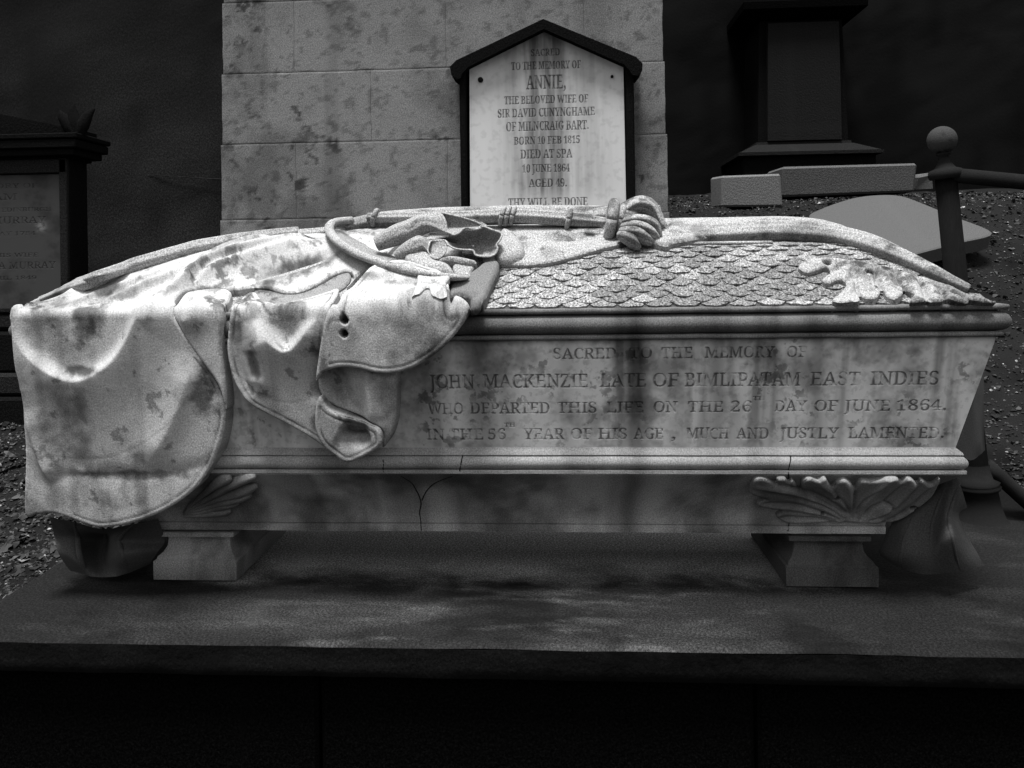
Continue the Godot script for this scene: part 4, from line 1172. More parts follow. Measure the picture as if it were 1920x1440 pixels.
func pedestal() -> void:
	var o := thing("ashlar_pedestal", "tall pale ashlar pedestal of large squared blocks behind the tomb", "pedestal", Vector3(-0.36, 0.1, -1.6))
	var ys := [0.12, 0.405, 0.71, 1.016, 1.346, 1.654, 1.965, 2.28, 2.6]
	for r in ys.size() - 1:
		var t: float = 0.5 * (ys[r] + ys[r + 1])
		var xl := lerpf(-1.345, -1.297, t / 2.0)
		var xr := lerpf(0.64, 0.604, t / 2.0)
		var cuts := [-0.983, -0.3185, 0.275] if r % 2 == 1 else [-0.649, -0.03, 0.30]
		var edges := [xl] + cuts + [xr]
		for k in edges.size() - 1:
			var w: float = edges[k + 1] - edges[k]
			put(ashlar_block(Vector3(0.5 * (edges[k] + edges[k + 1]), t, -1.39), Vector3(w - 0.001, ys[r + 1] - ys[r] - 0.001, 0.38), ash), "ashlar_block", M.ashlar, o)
	put(bevel_box(Vector3(-0.355, 1.35, -1.9), Vector3(1.86, 2.5, 1.39), 0.01), "mortar_core", M.mortar, o)


func tablet() -> void:
	var o := thing("memorial_tablet", "white gabled memorial tablet in a dark frame, standing against the pale pedestal", "headstone", Vector3(0.11, 0.3, -1.12))
	var z := -1.1
	# pentagon panel with its inscription
	var W := 768
	var Hh := 1400
	var x0 := -0.22
	var x1 := 0.442
	var y0 := 0.55
	var y1 := 1.77
	var cov := PackedFloat32Array()
	cov.resize(W * Hh)
	var font := SystemFont.new()
	font.font_names = PackedStringArray(["Droid Serif"])
	font.font_weight = 700
	var kx := W / (x1 - x0)
	var ky := Hh / (y1 - y0)
	for L in TABLET_LINES:
		letter(cov, W, Hh, L[0], font, (L[1] - x0) * kx, (L[2] - x0) * kx, (y1 - L[3]) * ky, L[4] * ky * 1.08)
	var tone := func(u: float, v: float) -> float:
		var x := lerpf(x0, x1, u)
		var y := lerpf(y1, y0, v)
		var t := 0.56
		# grey runs of soot down the middle, under every line of letters
		var mid := exp(-pow((x - 0.10) / 0.15, 2.0)) + 0.25 * exp(-pow((x - 0.33) / 0.06, 2.0))
		var run := nz.get_noise_2d(x * 30.0, y * 2.6) * 0.6 + nz.get_noise_2d(x * 80.0, y * 6.0) * 0.5 + 0.25
		t *= 1.0 - clampf(mid * (0.42 + 0.7 * run) * sm(1.0, 1.15, y), 0.0, 0.75)
		t *= 1.0 - 0.5 * sm(1.60, 1.76, y) * sm(-0.5, 0.3, nz.get_noise_2d(x * 20.0, y * 10.0))
		t *= 1.0 - 0.12 * sm(0.0, 0.5, nz.get_noise_2d(x * 60.0, y * 60.0))
		return t
	var m := cut_stone(cov, W, Hh, tone, 0.78, 0.45, 5.0)
	var st := start()
	st.set_smooth_group(-1)
	var uv := func(p: Vector3) -> Vector2: return Vector2((p.x - x0) / (x1 - x0), (y1 - p.y) / (y1 - y0))
	var pent := [Vector3(-0.216, 0.55, z), Vector3(0.437, 0.55, z), Vector3(0.431, 1.612, z), Vector3(0.107, 1.768, z), Vector3(-0.206, 1.622, z)]
	for t in [[0, 1, 2], [0, 2, 4], [4, 2, 3]]:
		for k in [t[0], t[2], t[1]]:
			st.set_uv(uv.call(pent[k]))
			st.set_normal(Vector3.BACK)
			st.add_vertex(pent[k])
	for k in 5:
		var a: Vector3 = pent[k]
		var b: Vector3 = pent[(k + 1) % 5]
		var dz := Vector3(0, 0, -0.05)
		for q in [a, b, a + dz, b, b + dz, a + dz]:
			st.set_uv(uv.call(q))
			st.add_vertex(q)
	st.generate_normals()
	st.generate_tangents()
	put(st.commit(), "inscribed_panel", m, o)
	# frame: two posts, a gable coping with rolled ends, a backing
	for s in [[-0.2335, -0.2275, 0.028], [0.4545, 0.449, 0.034]]:
		put(bevel_box(Vector3(s[0], 1.03, z - 0.03), Vector3(s[2], 1.16, 0.10), 0.006), "frame_post", M.frame, o)
	put(bevel_box(Vector3(0.11, 1.06, z - 0.072), Vector3(0.70, 1.16, 0.03), 0.004), "backing", M.frame, o)
	var outer := [Vector2(0.105, 1.806), Vector2(-0.255, 1.648), Vector2(-0.282, 1.622), Vector2(-0.276, 1.588), Vector2(-0.255, 1.570), Vector2(-0.238, 1.575), Vector2(-0.232, 1.592), Vector2(-0.206, 1.619), Vector2(0.107, 1.765), Vector2(0.431, 1.609), Vector2(0.452, 1.585), Vector2(0.462, 1.567), Vector2(0.485, 1.562), Vector2(0.504, 1.585), Vector2(0.505, 1.612), Vector2(0.478, 1.640)]
	var s3 := start()
	s3.set_smooth_group(-1)
	var tr := Geometry2D.triangulate_polygon(PackedVector2Array(outer))
	var zf := z + 0.045
	var zb := z - 0.085
	for i in range(0, tr.size(), 3):
		var q := [outer[tr[i]], outer[tr[i + 1]], outer[tr[i + 2]]]
		if (q[1] - q[0]).cross(q[2] - q[0]) < 0:
			q = [q[0], q[2], q[1]]
		tri(s3, Vector3(q[0].x, q[0].y, zf), Vector3(q[1].x, q[1].y, zf), Vector3(q[2].x, q[2].y, zf))
		tri(s3, Vector3(q[2].x, q[2].y, zb), Vector3(q[1].x, q[1].y, zb), Vector3(q[0].x, q[0].y, zb))
	for i in outer.size():
		var a: Vector2 = outer[i]
		var b: Vector2 = outer[(i + 1) % outer.size()]
		quad(s3, Vector3(a.x, a.y, zf), Vector3(a.x, a.y, zb), Vector3(b.x, b.y, zb), Vector3(b.x, b.y, zf))
	put(done(s3), "gable_coping", M.frame, o)
	for b in [Vector3(-0.160, 1.574, z), Vector3(0.384, 1.572, z)]:
		var s4 := start()
		var r := 0.011 if b.x < 0 else 0.006
		lathe(s4, b, Vector3.BACK + Vector3(0.001, 0, 0), [Vector2(r, 0), Vector2(r, 0.008), Vector2(r * 0.7, 0.014), Vector2(0.0001, 0.016)], 14, func(_p, _n): return g(1.0))
		put(done(s4), "bolt", M.bolt, o)


func left_monument() -> void:
	var o := thing("pedimented_monument", "dark pedimented monument with a faded inscription, at the left edge", "monument", Vector3(-2.6, 0.1, -1.08))
	var z := -1.0
	var xr := -1.885
	var xl := -3.3
	# shaft body behind its front face
	put(bevel_box(Vector3((xl + xr) / 2, 0.95, -1.075), Vector3(xr - xl, 0.74, 0.13), 0.006), "shaft", M.frame, o)
	var W := 512
	var Hh := 512
	var cov := PackedFloat32Array()
	cov.resize(W * Hh)
	var font := SystemFont.new()
	font.font_names = PackedStringArray(["Droid Serif"])
	var fx := -2.60
	var fw := 0.68
	var fy1 := 1.21
	var fh := 0.56
	for L in [["IN MEMORY OF", -2.40, -2.02, 1.155, 0.018], ["ADAM", -2.32, -2.11, 1.105, 0.026], ["WHO DIED AT EDINBURGH", -2.44, -1.96, 1.055, 0.016], ["JAMES MURRAY", -2.42, -1.985, 1.005, 0.028], ["BORN MAY 1784", -2.36, -2.03, 0.955, 0.016], ["AND OF HIS WIFE", -2.38, -2.02, 0.865, 0.016], ["ELIZA MURRAY", -2.30, -1.945, 0.815, 0.028], ["DIED APRIL 1849", -2.38, -2.03, 0.77, 0.015]]:
		letter(cov, W, Hh, L[0], font, (L[1] - fx) / fw * W, (L[2] - fx) / fw * W, (fy1 - L[3]) / fh * Hh, L[4] / fh * Hh)
	var tone := func(u: float, v: float) -> float:
		var t := 0.04 * (1.0 - 0.45 * sm(-0.1, 0.5, nf.get_noise_2d(u * 5.0, v * 5.0)))
		t += 0.12 * exp(-pow((u - 0.872) / 0.03, 2.0) - pow((v - 0.39) / 0.035, 2.0)) * sm(-0.4, 0.2, nf.get_noise_2d(u * 40, v * 40))
		return t
	var m := cut_stone(cov, W, Hh, tone, 0.6, 0.6, 3.0)
	var st := start()
	st.set_smooth_group(-1)
	for k in [[0, 0], [1, 1], [1, 0], [0, 0], [0, 1], [1, 1]]:
		st.set_uv(Vector2(k[0], 1 - k[1]))
		st.add_vertex(Vector3(fx + fw * k[0], fy1 - fh + fh * k[1], z - 0.004))
	st.generate_normals()
	st.generate_tangents()
	put(st.commit(), "inscribed_panel", m, o)
	# raised border round the panel
	put(bevel_box(Vector3(-1.9035, 0.95, z - 0.003), Vector3(0.034, 0.68, 0.02), 0.004), "panel_border", M.dark_left, o)
	put(bevel_box(Vector3(-2.6, 1.243, z - 0.003), Vector3(1.426, 0.06, 0.02), 0.004), "panel_border", M.dark_left, o)
	put(bevel_box(Vector3(-2.6, 0.645, z + 0.0), Vector3(1.44, 0.03, 0.05), 0.008), "panel_border", M.dark_left, o)
	# cornice, pediment, corner ornaments
	var s2 := start()
	for L in [[1.278, 0.02, 0.015], [1.298, 0.06, 0.03], [1.330, 0.085, 0.035], [1.362, 0.095, 0.022]]:
		add_bevel(s2, Vector3(-2.6, L[0], -1.075), Vector3(1.42 + 1.6 * L[1], L[2], 0.14 + 1.2 * L[1]), 0.004)
	put(done(s2), "cornice", M.frame, o)
	var s3 := start()
	s3.set_smooth_group(-1)
	var pa := [Vector2(-3.38, 1.374), Vector2(-1.83, 1.374), Vector2(-1.83, 1.392), Vector2(-2.6, 1.56), Vector2(-3.38, 1.392)]
	for t in [[0, 1, 2], [0, 2, 4], [4, 2, 3]]:
		tri(s3, Vector3(pa[t[0]].x, pa[t[0]].y, -1.02), Vector3(pa[t[1]].x, pa[t[1]].y, -1.02), Vector3(pa[t[2]].x, pa[t[2]].y, -1.02))
	for i in 5:
		var a: Vector2 = pa[i]
		var b: Vector2 = pa[(i + 1) % 5]
		quad(s3, Vector3(a.x, a.y, -1.02), Vector3(a.x, a.y, -1.12), Vector3(b.x, b.y, -1.12), Vector3(b.x, b.y, -1.02))
	put(done(s3), "pediment", M.frame, o)
	for corner in [Vector3(-1.845, 1.372, -1.0), Vector3(-3.35, 1.372, -1.0)]:
		var s4 := start()
		for a in [-38.0, -8.0, 34.0]:
			var d := Vector3(sin(deg_to_rad(a)), cos(deg_to_rad(a)), 0)
			tube(s4, cat([corner, corner + d * 0.05, corner + d * 0.10, corner + d * 0.13 + Vector3(0.01, 0, 0)], 4), [0.03, 0.032, 0.02, 0.002], 8, func(_p, _n): return g(1.0), 0.5, Vector3.BACK)
		put(done(s4), "corner_ornament", M.frame, o)
	# stepped base
	put(bevel_box(Vector3(-2.6, 0.595, -1.075), Vector3(1.46, 0.07, 0.19), 0.015), "base_course", M.dark_left, o)
	put(bevel_box(Vector3(-2.6, 0.47, -1.075), Vector3(1.50, 0.17, 0.23), 0.012), "base_course", M.frame, o)
	put(bevel_box(Vector3(-2.6, 0.34, -1.075), Vector3(1.53, 0.09, 0.28), 0.012), "base_course", M.dark_left, o)
	put(bevel_box(Vector3(-2.6, 0.15, -1.075), Vector3(1.56, 0.28, 0.32), 0.012), "base_course", M.frame, o)


func taper(st: SurfaceTool, c: Vector3, w0: float, w1: float, d0: float, d1: float, y0: float, y1: float) -> void:
	st.set_smooth_group(-1)
	var q := []
	for k in [[-1, -1], [1, -1], [1, 1], [-1, 1]]:
		q.append([Vector3(c.x + k[0] * w0 / 2, y0, c.z + k[1] * d0 / 2), Vector3(c.x + k[0] * w1 / 2, y1, c.z + k[1] * d1 / 2)])
	for i in 4:
		var a: Array = q[i]
		var b: Array = q[(i + 1) % 4]
		quad(st, b[0], a[0], a[1], b[1])
	quad(st, q[3][1], q[2][1], q[1][1], q[0][1])
	quad(st, q[0][0], q[1][0], q[2][0], q[3][0])


func right_monument() -> void:
	var o := thing("tapered_monument", "dark tapered pedestal monument with moulded base, against the black wall on the right", "monument", Vector3(2.03, 1.3, -4.3))
	var c := Vector3(2.035, 0, -4.33)
	var st := start()
	taper(st, c, 0.68, 0.625, 0.62, 0.58, 1.70, 2.66)
	put(done(st), "shaft", M.tall_dark, o)
	st = start()
	taper(st, c + Vector3(0.005, 0, 0.323), 0.555, 0.53, 0.035, 0.05, 1.72, 2.62)
	put(done(st), "raised_panel", M.tall_pale, o)
	st = start()
	taper(st, c, 1.04, 0.74, 0.98, 0.68, 1.615, 1.69)
	taper(st, c, 0.72, 0.71, 0.66, 0.65, 1.69, 1.712)
	taper(st, c, 1.06, 1.06, 1.0, 1.0, 1.59, 1.615)
	put(done(st), "base_moulding", M.tall_pale, o)
	put(bevel_box(c + Vector3(0, 1.40, 0), Vector3(0.98, 0.38, 0.92), 0.012), "plinth", M.tall_dark, o)
	st = start()
	taper(st, c, 0.68, 0.86, 0.62, 0.80, 2.655, 2.70)
	add_bevel(st, c + Vector3(0, 2.735, 0), Vector3(0.92, 0.07, 0.86), 0.008)
	taper(st, c, 0.80, 0.5, 0.74, 0.46, 2.77, 3.0)
	put(done(st), "cornice", M.tall_cap, o)


func loose_stones() -> void:
	rng.seed = 21
	var o := MeshInstance3D.new()
	o.name = numbered("stone_block")
	o.mesh = bevel_box(Vector3.ZERO, Vector3(0.37, 0.19, 0.30), 0.012, 0.008)
	o.material_override = M.block_pale
	add_child(o)
	o.position = Vector3(1.318, 1.236, -2.85)
	o.rotation = Vector3(0.02, 0.03, -0.012)
	tag(o, "short squared stone block lying on the earth bank, left of the longer block", "stone block")
	var p := MeshInstance3D.new()
	p.name = numbered("stone_block")
	p.mesh = bevel_box(Vector3.ZERO, Vector3(0.845, 0.19, 0.34), 0.014, 0.010)
	p.material_override = M.block
	add_child(p)
	p.position = Vector3(2.01, 1.313, -3.17)
	p.rotation = Vector3(0.03, 0.012, 0.016)
	tag(p, "long squared stone kerb lying on the bank in front of the tapered monument", "stone block")
	var q := MeshInstance3D.new()
	q.name = numbered("stone_block")
	q.mesh = bevel_box(Vector3.ZERO, Vector3(0.16, 0.11, 0.16), 0.016, 0.012)
	q.material_override = M.block
	add_child(q)
	q.position = Vector3(2.55, 1.31, -3.3)
	q.rotation = Vector3(0.1, 0.4, 0.05)
	tag(q, "small broken stone behind the leaning iron post, beyond the long kerb stone", "stone block")
	# the round-topped headstone lying on the bank
	var f := MeshInstance3D.new()
	f.name = numbered("fallen_headstone")
	var n := Vector3(0, 1, 0.5).normalized()
	var st := start()
	st.set_smooth_group(-1)
	var ring_ := cat([Vector3(1.70, 0, -1.62), Vector3(1.54, 0, -1.85), Vector3(1.481, 0, -2.095), Vector3(1.579, 0, -2.208), Vector3(1.796, 0, -2.337), Vector3(1.955, 0, -2.372), Vector3(2.063, 0, -2.352), Vector3(2.133, 0, -2.251), Vector3(2.21, 0, -2.10), Vector3(2.309, 0, -1.90), Vector3(2.10, 0, -1.80), Vector3(1.861, 0, -1.70)], 5, true)
	var top := []
	for v in ring_:
		top.append(Vector3(v.x, 0.5 * (-0.25 - v.z) + 0.10, v.z))
	var mid := Vector3(1.89, 0.5 * (-0.25 + 2.0) + 0.102, -2.0)
	for i in top.size():
		var a: Vector3 = top[i]
		var b: Vector3 = top[(i + 1) % top.size()]
		var a1 := a.lerp(mid, 0.03) + n * 0.004
		var b1 := b.lerp(mid, 0.03) + n * 0.004
		quad(st, a1, a, b, b1)
		tri(st, mid, a1, b1)
		quad(st, a, a - n * 0.07, b - n * 0.07, b)
	f.mesh = done(st)
	f.material_override = M.fallen
	add_child(f)
	tag(f, "pale round topped headstone lying flat on the earth bank behind the tomb", "headstone")


# ---------------------------------------------------------------- iron post and rails
func ironwork() -> void:
	var o := thing("iron_post", "leaning cast iron post with ball finial and flared base, behind the tomb's right end", "post", Vector3(1.47, 0, -0.35))
	var foot := Vector3(1.447, -0.03, -0.35)
	var top := Vector3(1.352, 1.10, -0.35)
	var ax := (top - foot).normalized()
	var white := func(_p, _n): return g(1.0)
	var st := start()
	lathe(st, foot, ax, [Vector2(0.038, 0.1), Vector2(0.035, 0.3), Vector2(0.031, 1.085), Vector2(0.0, 1.085)], 24, white)
	put(done(st), "shaft", M.iron, o)
	st = start()
	lathe(st, foot, ax, [Vector2(0.0, -0.03), Vector2(0.078, -0.03), Vector2(0.082, 0.0), Vector2(0.085, 0.012), Vector2(0.078, 0.022), Vector2(0.07, 0.03), Vector2(0.06, 0.07), Vector2(0.055, 0.115), Vector2(0.062, 0.122), Vector2(0.066, 0.130), Vector2(0.060, 0.138), Vector2(0.064, 0.145), Vector2(0.046, 0.155), Vector2(0.04, 0.2)], 28, white)
	put(done(st), "flared_base", M.iron_worn, o)
	st = start()
	lathe(st, foot, ax, [Vector2(0.0, 1.082), Vector2(0.046, 1.085), Vector2(0.05, 1.098), Vector2(0.046, 1.112), Vector2(0.03, 1.118), Vector2(0.016, 1.14), Vector2(0.014, 1.155), Vector2(0.022, 1.16), Vector2(0.020, 1.166)], 24, white)
	put(done(st), "collar", M.iron_worn, o)
	st = start()
	lathe(st, foot + ax * 1.205, ax, arc(Vector2.ZERO, 0.043, -90, 90, 24), 40, func(p, _n): return g(1.0 - 0.8 * blot(p, 24.0, 0.05, 0.3)))
	put(done(st), "ball_finial", M.iron_ball, o)
	for k in 2:
		var r := MeshInstance3D.new()
		r.name = numbered("iron_rail")
		var s2 := start()
		var a: Vector3 = [Vector3(1.365, 1.062, -0.34), Vector3(1.462, 0.165, -0.34)][k]
		var b: Vector3 = [Vector3(2.7, 0.80, 0.25), Vector3(2.4, -0.03, 0.5)][k]
		if k == 1:
			b = Vector3(1.95, -0.30, -0.33)
		tube(s2, cat([a, a.lerp(b, 0.5), b], 6), [0.023, 0.022], 14, white)
		r.mesh = done(s2)
		r.material_override = M.iron_worn if k == 1 else M.iron_rail
		add_child(r)
		tag(r, ["upper iron rail running right from below the post's ball finial", "lower iron rail sloping down right from the foot of the post"][k], "rail")


# ---------------------------------------------------------------- gravel and fallen leaves
func litter() -> void:
	rng.seed = 77
	for kind in 2:
		var st := start()
		st.set_smooth_group(-1)
		if kind == 0:
			# a chipped pebble
			var v := []
			for i in 6:
				v.append(Vector3(rng.randf_range(0.35, 0.6), 0, 0).rotated(Vector3.UP, i * TAU / 6))
			for i in 6:
				tri(st, Vector3(0.05, 0.42, 0), v[i], v[(i + 1) % 6])
				tri(st, Vector3(0, -0.25, 0), v[(i + 1) % 6], v[i])
		else:
			# a curled dead leaf
			for i in 4:
				var a := Vector3(-0.5 + i * 0.25, 0.12 * absf(i - 2.0), 0.0)
				var b := Vector3(-0.25 + i * 0.25, 0.12 * absf(i - 1.0), 0.0)
				var wa := 0.30 * sin(PI * i / 4.0)
				var wb := 0.30 * sin(PI * (i + 1) / 4.0)
				quad(st, a + Vector3(0, 0.06, wa), b + Vector3(0, 0.06, wb), b, a)
				quad(st, a, b, b + Vector3(0, 0.07, -wb), a + Vector3(0, 0.07, -wa))
		var mm := MultiMesh.new()
		mm.transform_format = MultiMesh.TRANSFORM_3D
		mm.use_colors = true
		mm.mesh = done(st)
		var T := []
		var Cs := []
		var count := 44000 if kind == 0 else 2600
		for i in count:
			var x := 0.0
			var z := 0.0
			var side := rng.randf()
			if side < 0.30:
				x = rng.randf_range(-2.4, -1.24)
				z = rng.randf_range(-1.0, 0.44)
			else:
				x = rng.randf_range(0.5, 3.6)
				z = -0.2 - 3.9 * pow(rng.randf(), 1.2)
				if x < 1.6 and z > -0.6:
					x = rng.randf_range(1.62, 2.6)
			var s := rng.randf_range(0.005, 0.015) * (1.0 + 1.2 * float(rng.randf() < 0.06)) if kind == 0 else rng.randf_range(0.018, 0.045)
			var y := ground_y(x, z) + s * 0.1
			T.append(Transform3D(Basis.from_euler(Vector3(rng.randf_range(-0.7, 0.7), rng.randf() * TAU, rng.randf_range(-0.7, 0.7))).scaled(Vector3(s, s * rng.randf_range(0.6, 1.1), s)), Vector3(x, y, z)))
			var v := 0.02 + 0.10 * pow(rng.randf(), 2.0)
			if rng.randf() < 0.04:
				v = rng.randf_range(0.2, 0.6)
			Cs.append(g(v))
		mm.instance_count = T.size()
		for i in T.size():
			mm.set_instance_transform(i, T[i])
			mm.set_instance_color(i, Cs[i])
		var o := MultiMeshInstance3D.new()
		o.name = ["gravel", "leaf_litter"][kind]
		o.multimesh = mm
		o.material_override = M.grit
		add_child(o)
		tag(o, ["loose dark gravel and stone chips over the earth bank", "dead leaves scattered over the earth bank"][kind], ["gravel", "leaf litter"][kind])
		o.set_meta("kind", "stuff")


# ---------------------------------------------------------------- the carved tomb
func band_z(y: float) -> float:
	var t := clampf((y - 0.15) / 0.155, 0, 1)
	return 0.175 + 0.125 * pow(t, 1.6)


func inscription() -> StandardMaterial3D:
	var W := 2048
	var Hh := 256
	var x0 := -1.125
	var x1 := 1.125
	var y0 := 0.360
	var y1 := 0.637
	var cov := PackedFloat32Array()
	cov.resize(W * Hh)
	var font := SystemFont.new()
	font.font_names = PackedStringArray(["Droid Serif"])
	for L in BODY_WORDS:
		letter(cov, W, Hh, L[0], font, (L[1] - x0) / (x1 - x0) * W, (L[2] - x0) / (x1 - x0) * W, (y1 - L[3]) / (y1 - y0) * Hh, L[4] / (y1 - y0) * Hh)
	var tone := func(u: float, v: float) -> float:
		var x := lerpf(x0, x1, u)
		var y := lerpf(y1, y0, v)
		var t := 0.74
		t *= 1.0 - 0.9 * streaks(x, y, 1.35) * (0.75 + 0.25 * sm(0.36, 0.5, y))
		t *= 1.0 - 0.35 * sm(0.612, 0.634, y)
		t *= 1.0 - 0.5 * sm(-0.15, 0.4, nf.get_noise_2d(x * 9.0, y * 9.0))
		t *= 1.0 - 0.2 * sm(0.0, 0.4, nf.get_noise_2d(x * 70.0, y * 70.0))
		t *= 1.0 - 0.55 * sm(0.16, 0.3, nf.get_noise_2d(x * 36.0 + 9.0, y * 36.0)) * sm(-0.1, 0.3, nf.get_noise_2d(x * 6.0, y * 6.0 + 20.0))
		t = lerpf(t, 0.5, 0.65 * sm(0.376, 0.362, y))
		return t
	return cut_stone(cov, W, Hh, tone, 0.74, 0.8, 6.0)


func sarcophagus() -> void:
	for k in 2:
		foot(k)
	var o := thing("carved_tomb", "long carved marble tomb chest draped with stone cloth, scaled lid and engraved front", "tomb", Vector3(0, 0.128, 0))
	var L := 1.15
	var D := 0.375
	# chest
	var st := start()
	ring(st, [[Vector2(-0.0864, 0.361), Vector2(-0.0215, 0.635)]], L, D, marble, 0.02, [1, 2, 3])
	put(done(st), "chest", M.marble, o)
	st = start()
	st.set_smooth_group(-1)
	var zb := D - 0.0864
	var zt := D - 0.0215
	var f := [Vector3(-L + 0.0864, 0.361, zb), Vector3(L - 0.0864, 0.361, zb), Vector3(L - 0.0215, 0.635, zt), Vector3(-L + 0.0215, 0.635, zt)]
	for k in [0, 2, 1, 0, 3, 2]:
		st.set_uv(Vector2((f[k].x + 1.125) / 2.25, (0.637 - f[k].y) / 0.277))
		st.add_vertex(f[k])
	st.generate_normals()
	st.generate_tangents()
	put(st.commit(), "inscribed_front", inscription(), o, "engraved front panel with streaks of soot")
	st = start()
	ring(st, [[Vector2(-0.04, 0.631), Vector2(-0.016, 0.631)], arc(Vector2(-0.018, 0.637), 0.006, -90, 95, 6), [Vector2(-0.02, 0.643), Vector2(-0.03, 0.645)],
		arc(Vector2(-0.0225, 0.6665), 0.0225, -80, 80, 12), [Vector2(-0.02, 0.689), Vector2(-0.02, 0.692), Vector2(-0.006, 0.692)], [Vector2(-0.006, 0.692), Vector2(-0.004, 0.6945), Vector2(-0.003, 0.701), Vector2(-0.005, 0.703)], [Vector2(-0.005, 0.7032), Vector2(-0.03, 0.704)]], L, D,
		func(p, _n): return g(sooty(p, Vector3.BACK).r * (1.0 if p.y > 0.643 else 1.7) * (1.25 if p.y < 0.69 else 1.6)))
	put(done(st), "cornice", M.marble, o)
	st = start()
	ring(st, [[Vector2(-0.11, 0.3105), Vector2(-0.069, 0.3105)], [Vector2(-0.069, 0.3105), Vector2(-0.0685, 0.318)], [Vector2(-0.0685, 0.318), Vector2(-0.08, 0.3185)], arc(Vector2(-0.0825, 0.3355), 0.017, -85, 85, 10),
		[Vector2(-0.08, 0.353), Vector2(-0.072, 0.3535)], [Vector2(-0.072, 0.3535), Vector2(-0.0735, 0.358), Vector2(-0.079, 0.3635), Vector2(-0.0845, 0.369), Vector2(-0.087, 0.378)]], L, D,
		func(p, _n): return g(0.52 * (1.0 - 0.55 * streaks(p.x, p.y)) * (1.0 - 0.3 * blot(p, 9.0, 0.0, 0.5))))
	put(done(st), "base_moulding", M.marble, o)
	var band := []
	for i in 13:
		var y := lerpf(0.150, 0.306, i / 12.0)
		band.append(Vector2(band_z(y) - D, y))
	st = start()
	ring(st, [[Vector2(-0.30, 0.1285), Vector2(-0.2, 0.1285)], [Vector2(-0.2, 0.1285), Vector2(-0.199, 0.147)], [Vector2(-0.199, 0.147), Vector2(-0.208, 0.1475), Vector2(-0.206, 0.150)], band, [band[-1], Vector2(-0.075, 0.3105), Vector2(-0.12, 0.311)]], L, D,
		func(p, _n): return g(0.58 * (1.0 - 0.85 * streaks(p.x * 0.9 + 0.05, p.y)) * (1.0 - 0.65 * blot(p, 6.0, -0.25, 0.35)) * (1.15 if p.y > 0.149 else 1.15)))
	put(done(st), "curved_base", M.marble, o)
	for c in [CRACK_0, CRACK_1, CRACK_2, CRACK_3, CRACK_4]:
		st = start()
		tube(st, cat(c, 3), [0.0012, 0.0017, 0.0013], 6, func(_p, _n): return g(0.02))
		put(done(st), "crack", M.marble, o)
	relief(o)
	lid(o)
	drapery(o)
	trophies(o)
	tails(o)


func foot(k: int) -> void:
	var x0: float = [-0.907, 0.707][k]
	var w: float = [0.221, 0.223][k]
	var o := thing("marble_foot", ["pale moulded marble foot block under the tomb's left end", "moulded foot block toned dark for shade under the tomb's right end"][k], "plinth", Vector3(x0 + w / 2, 0, 0), "foot blocks under the tomb")
	var st := start()
	var D := 0.182
	var runs := [[Vector2(0, 0.0), Vector2(0.0, 0.048)], [Vector2(0, 0.048), Vector2(-0.006, 0.051)], [Vector2(-0.006, 0.051), Vector2(-0.008, 0.058), Vector2(-0.018, 0.066), Vector2(-0.026, 0.080), Vector2(-0.028, 0.098), Vector2(-0.026, 0.106)], [Vector2(-0.026, 0.106), Vector2(-0.012, 0.108)], [Vector2(-0.012, 0.108), Vector2(-0.012, 0.119)], [Vector2(-0.012, 0.119), Vector2(-0.02, 0.12)]]
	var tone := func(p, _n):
		var v: float = [0.48, 0.12][k]  # the right foot's dark tone stands in for vignette shade
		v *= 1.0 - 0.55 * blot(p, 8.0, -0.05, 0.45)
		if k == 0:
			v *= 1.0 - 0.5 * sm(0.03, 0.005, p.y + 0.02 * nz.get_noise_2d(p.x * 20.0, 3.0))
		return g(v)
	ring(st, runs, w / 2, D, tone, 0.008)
	st.set_color(g(0.3))
	st.set_smooth_group(-1)
	quad(st, Vector3(-w / 2 + 0.02, 0.12, D - 0.02), Vector3(w / 2 - 0.02, 0.12, D - 0.02), Vector3(w / 2 - 0.02, 0.12, -D + 0.02), Vector3(-w / 2 + 0.02, 0.12, -D + 0.02))
	var m := MeshInstance3D.new()
	m.name = "moulded_block"
	m.mesh = done(st)
	m.material_override = M.marble
	o.add_child(m)
	var cap := MeshInstance3D.new()
	cap.name = "bed_course"
	cap.mesh = bevel_box(Vector3(0, 0.1242, 0), Vector3(w - 0.05, 0.0078, D * 2 - 0.05), 0.002)
	cap.material_override = M.mortar
	o.add_child(cap)


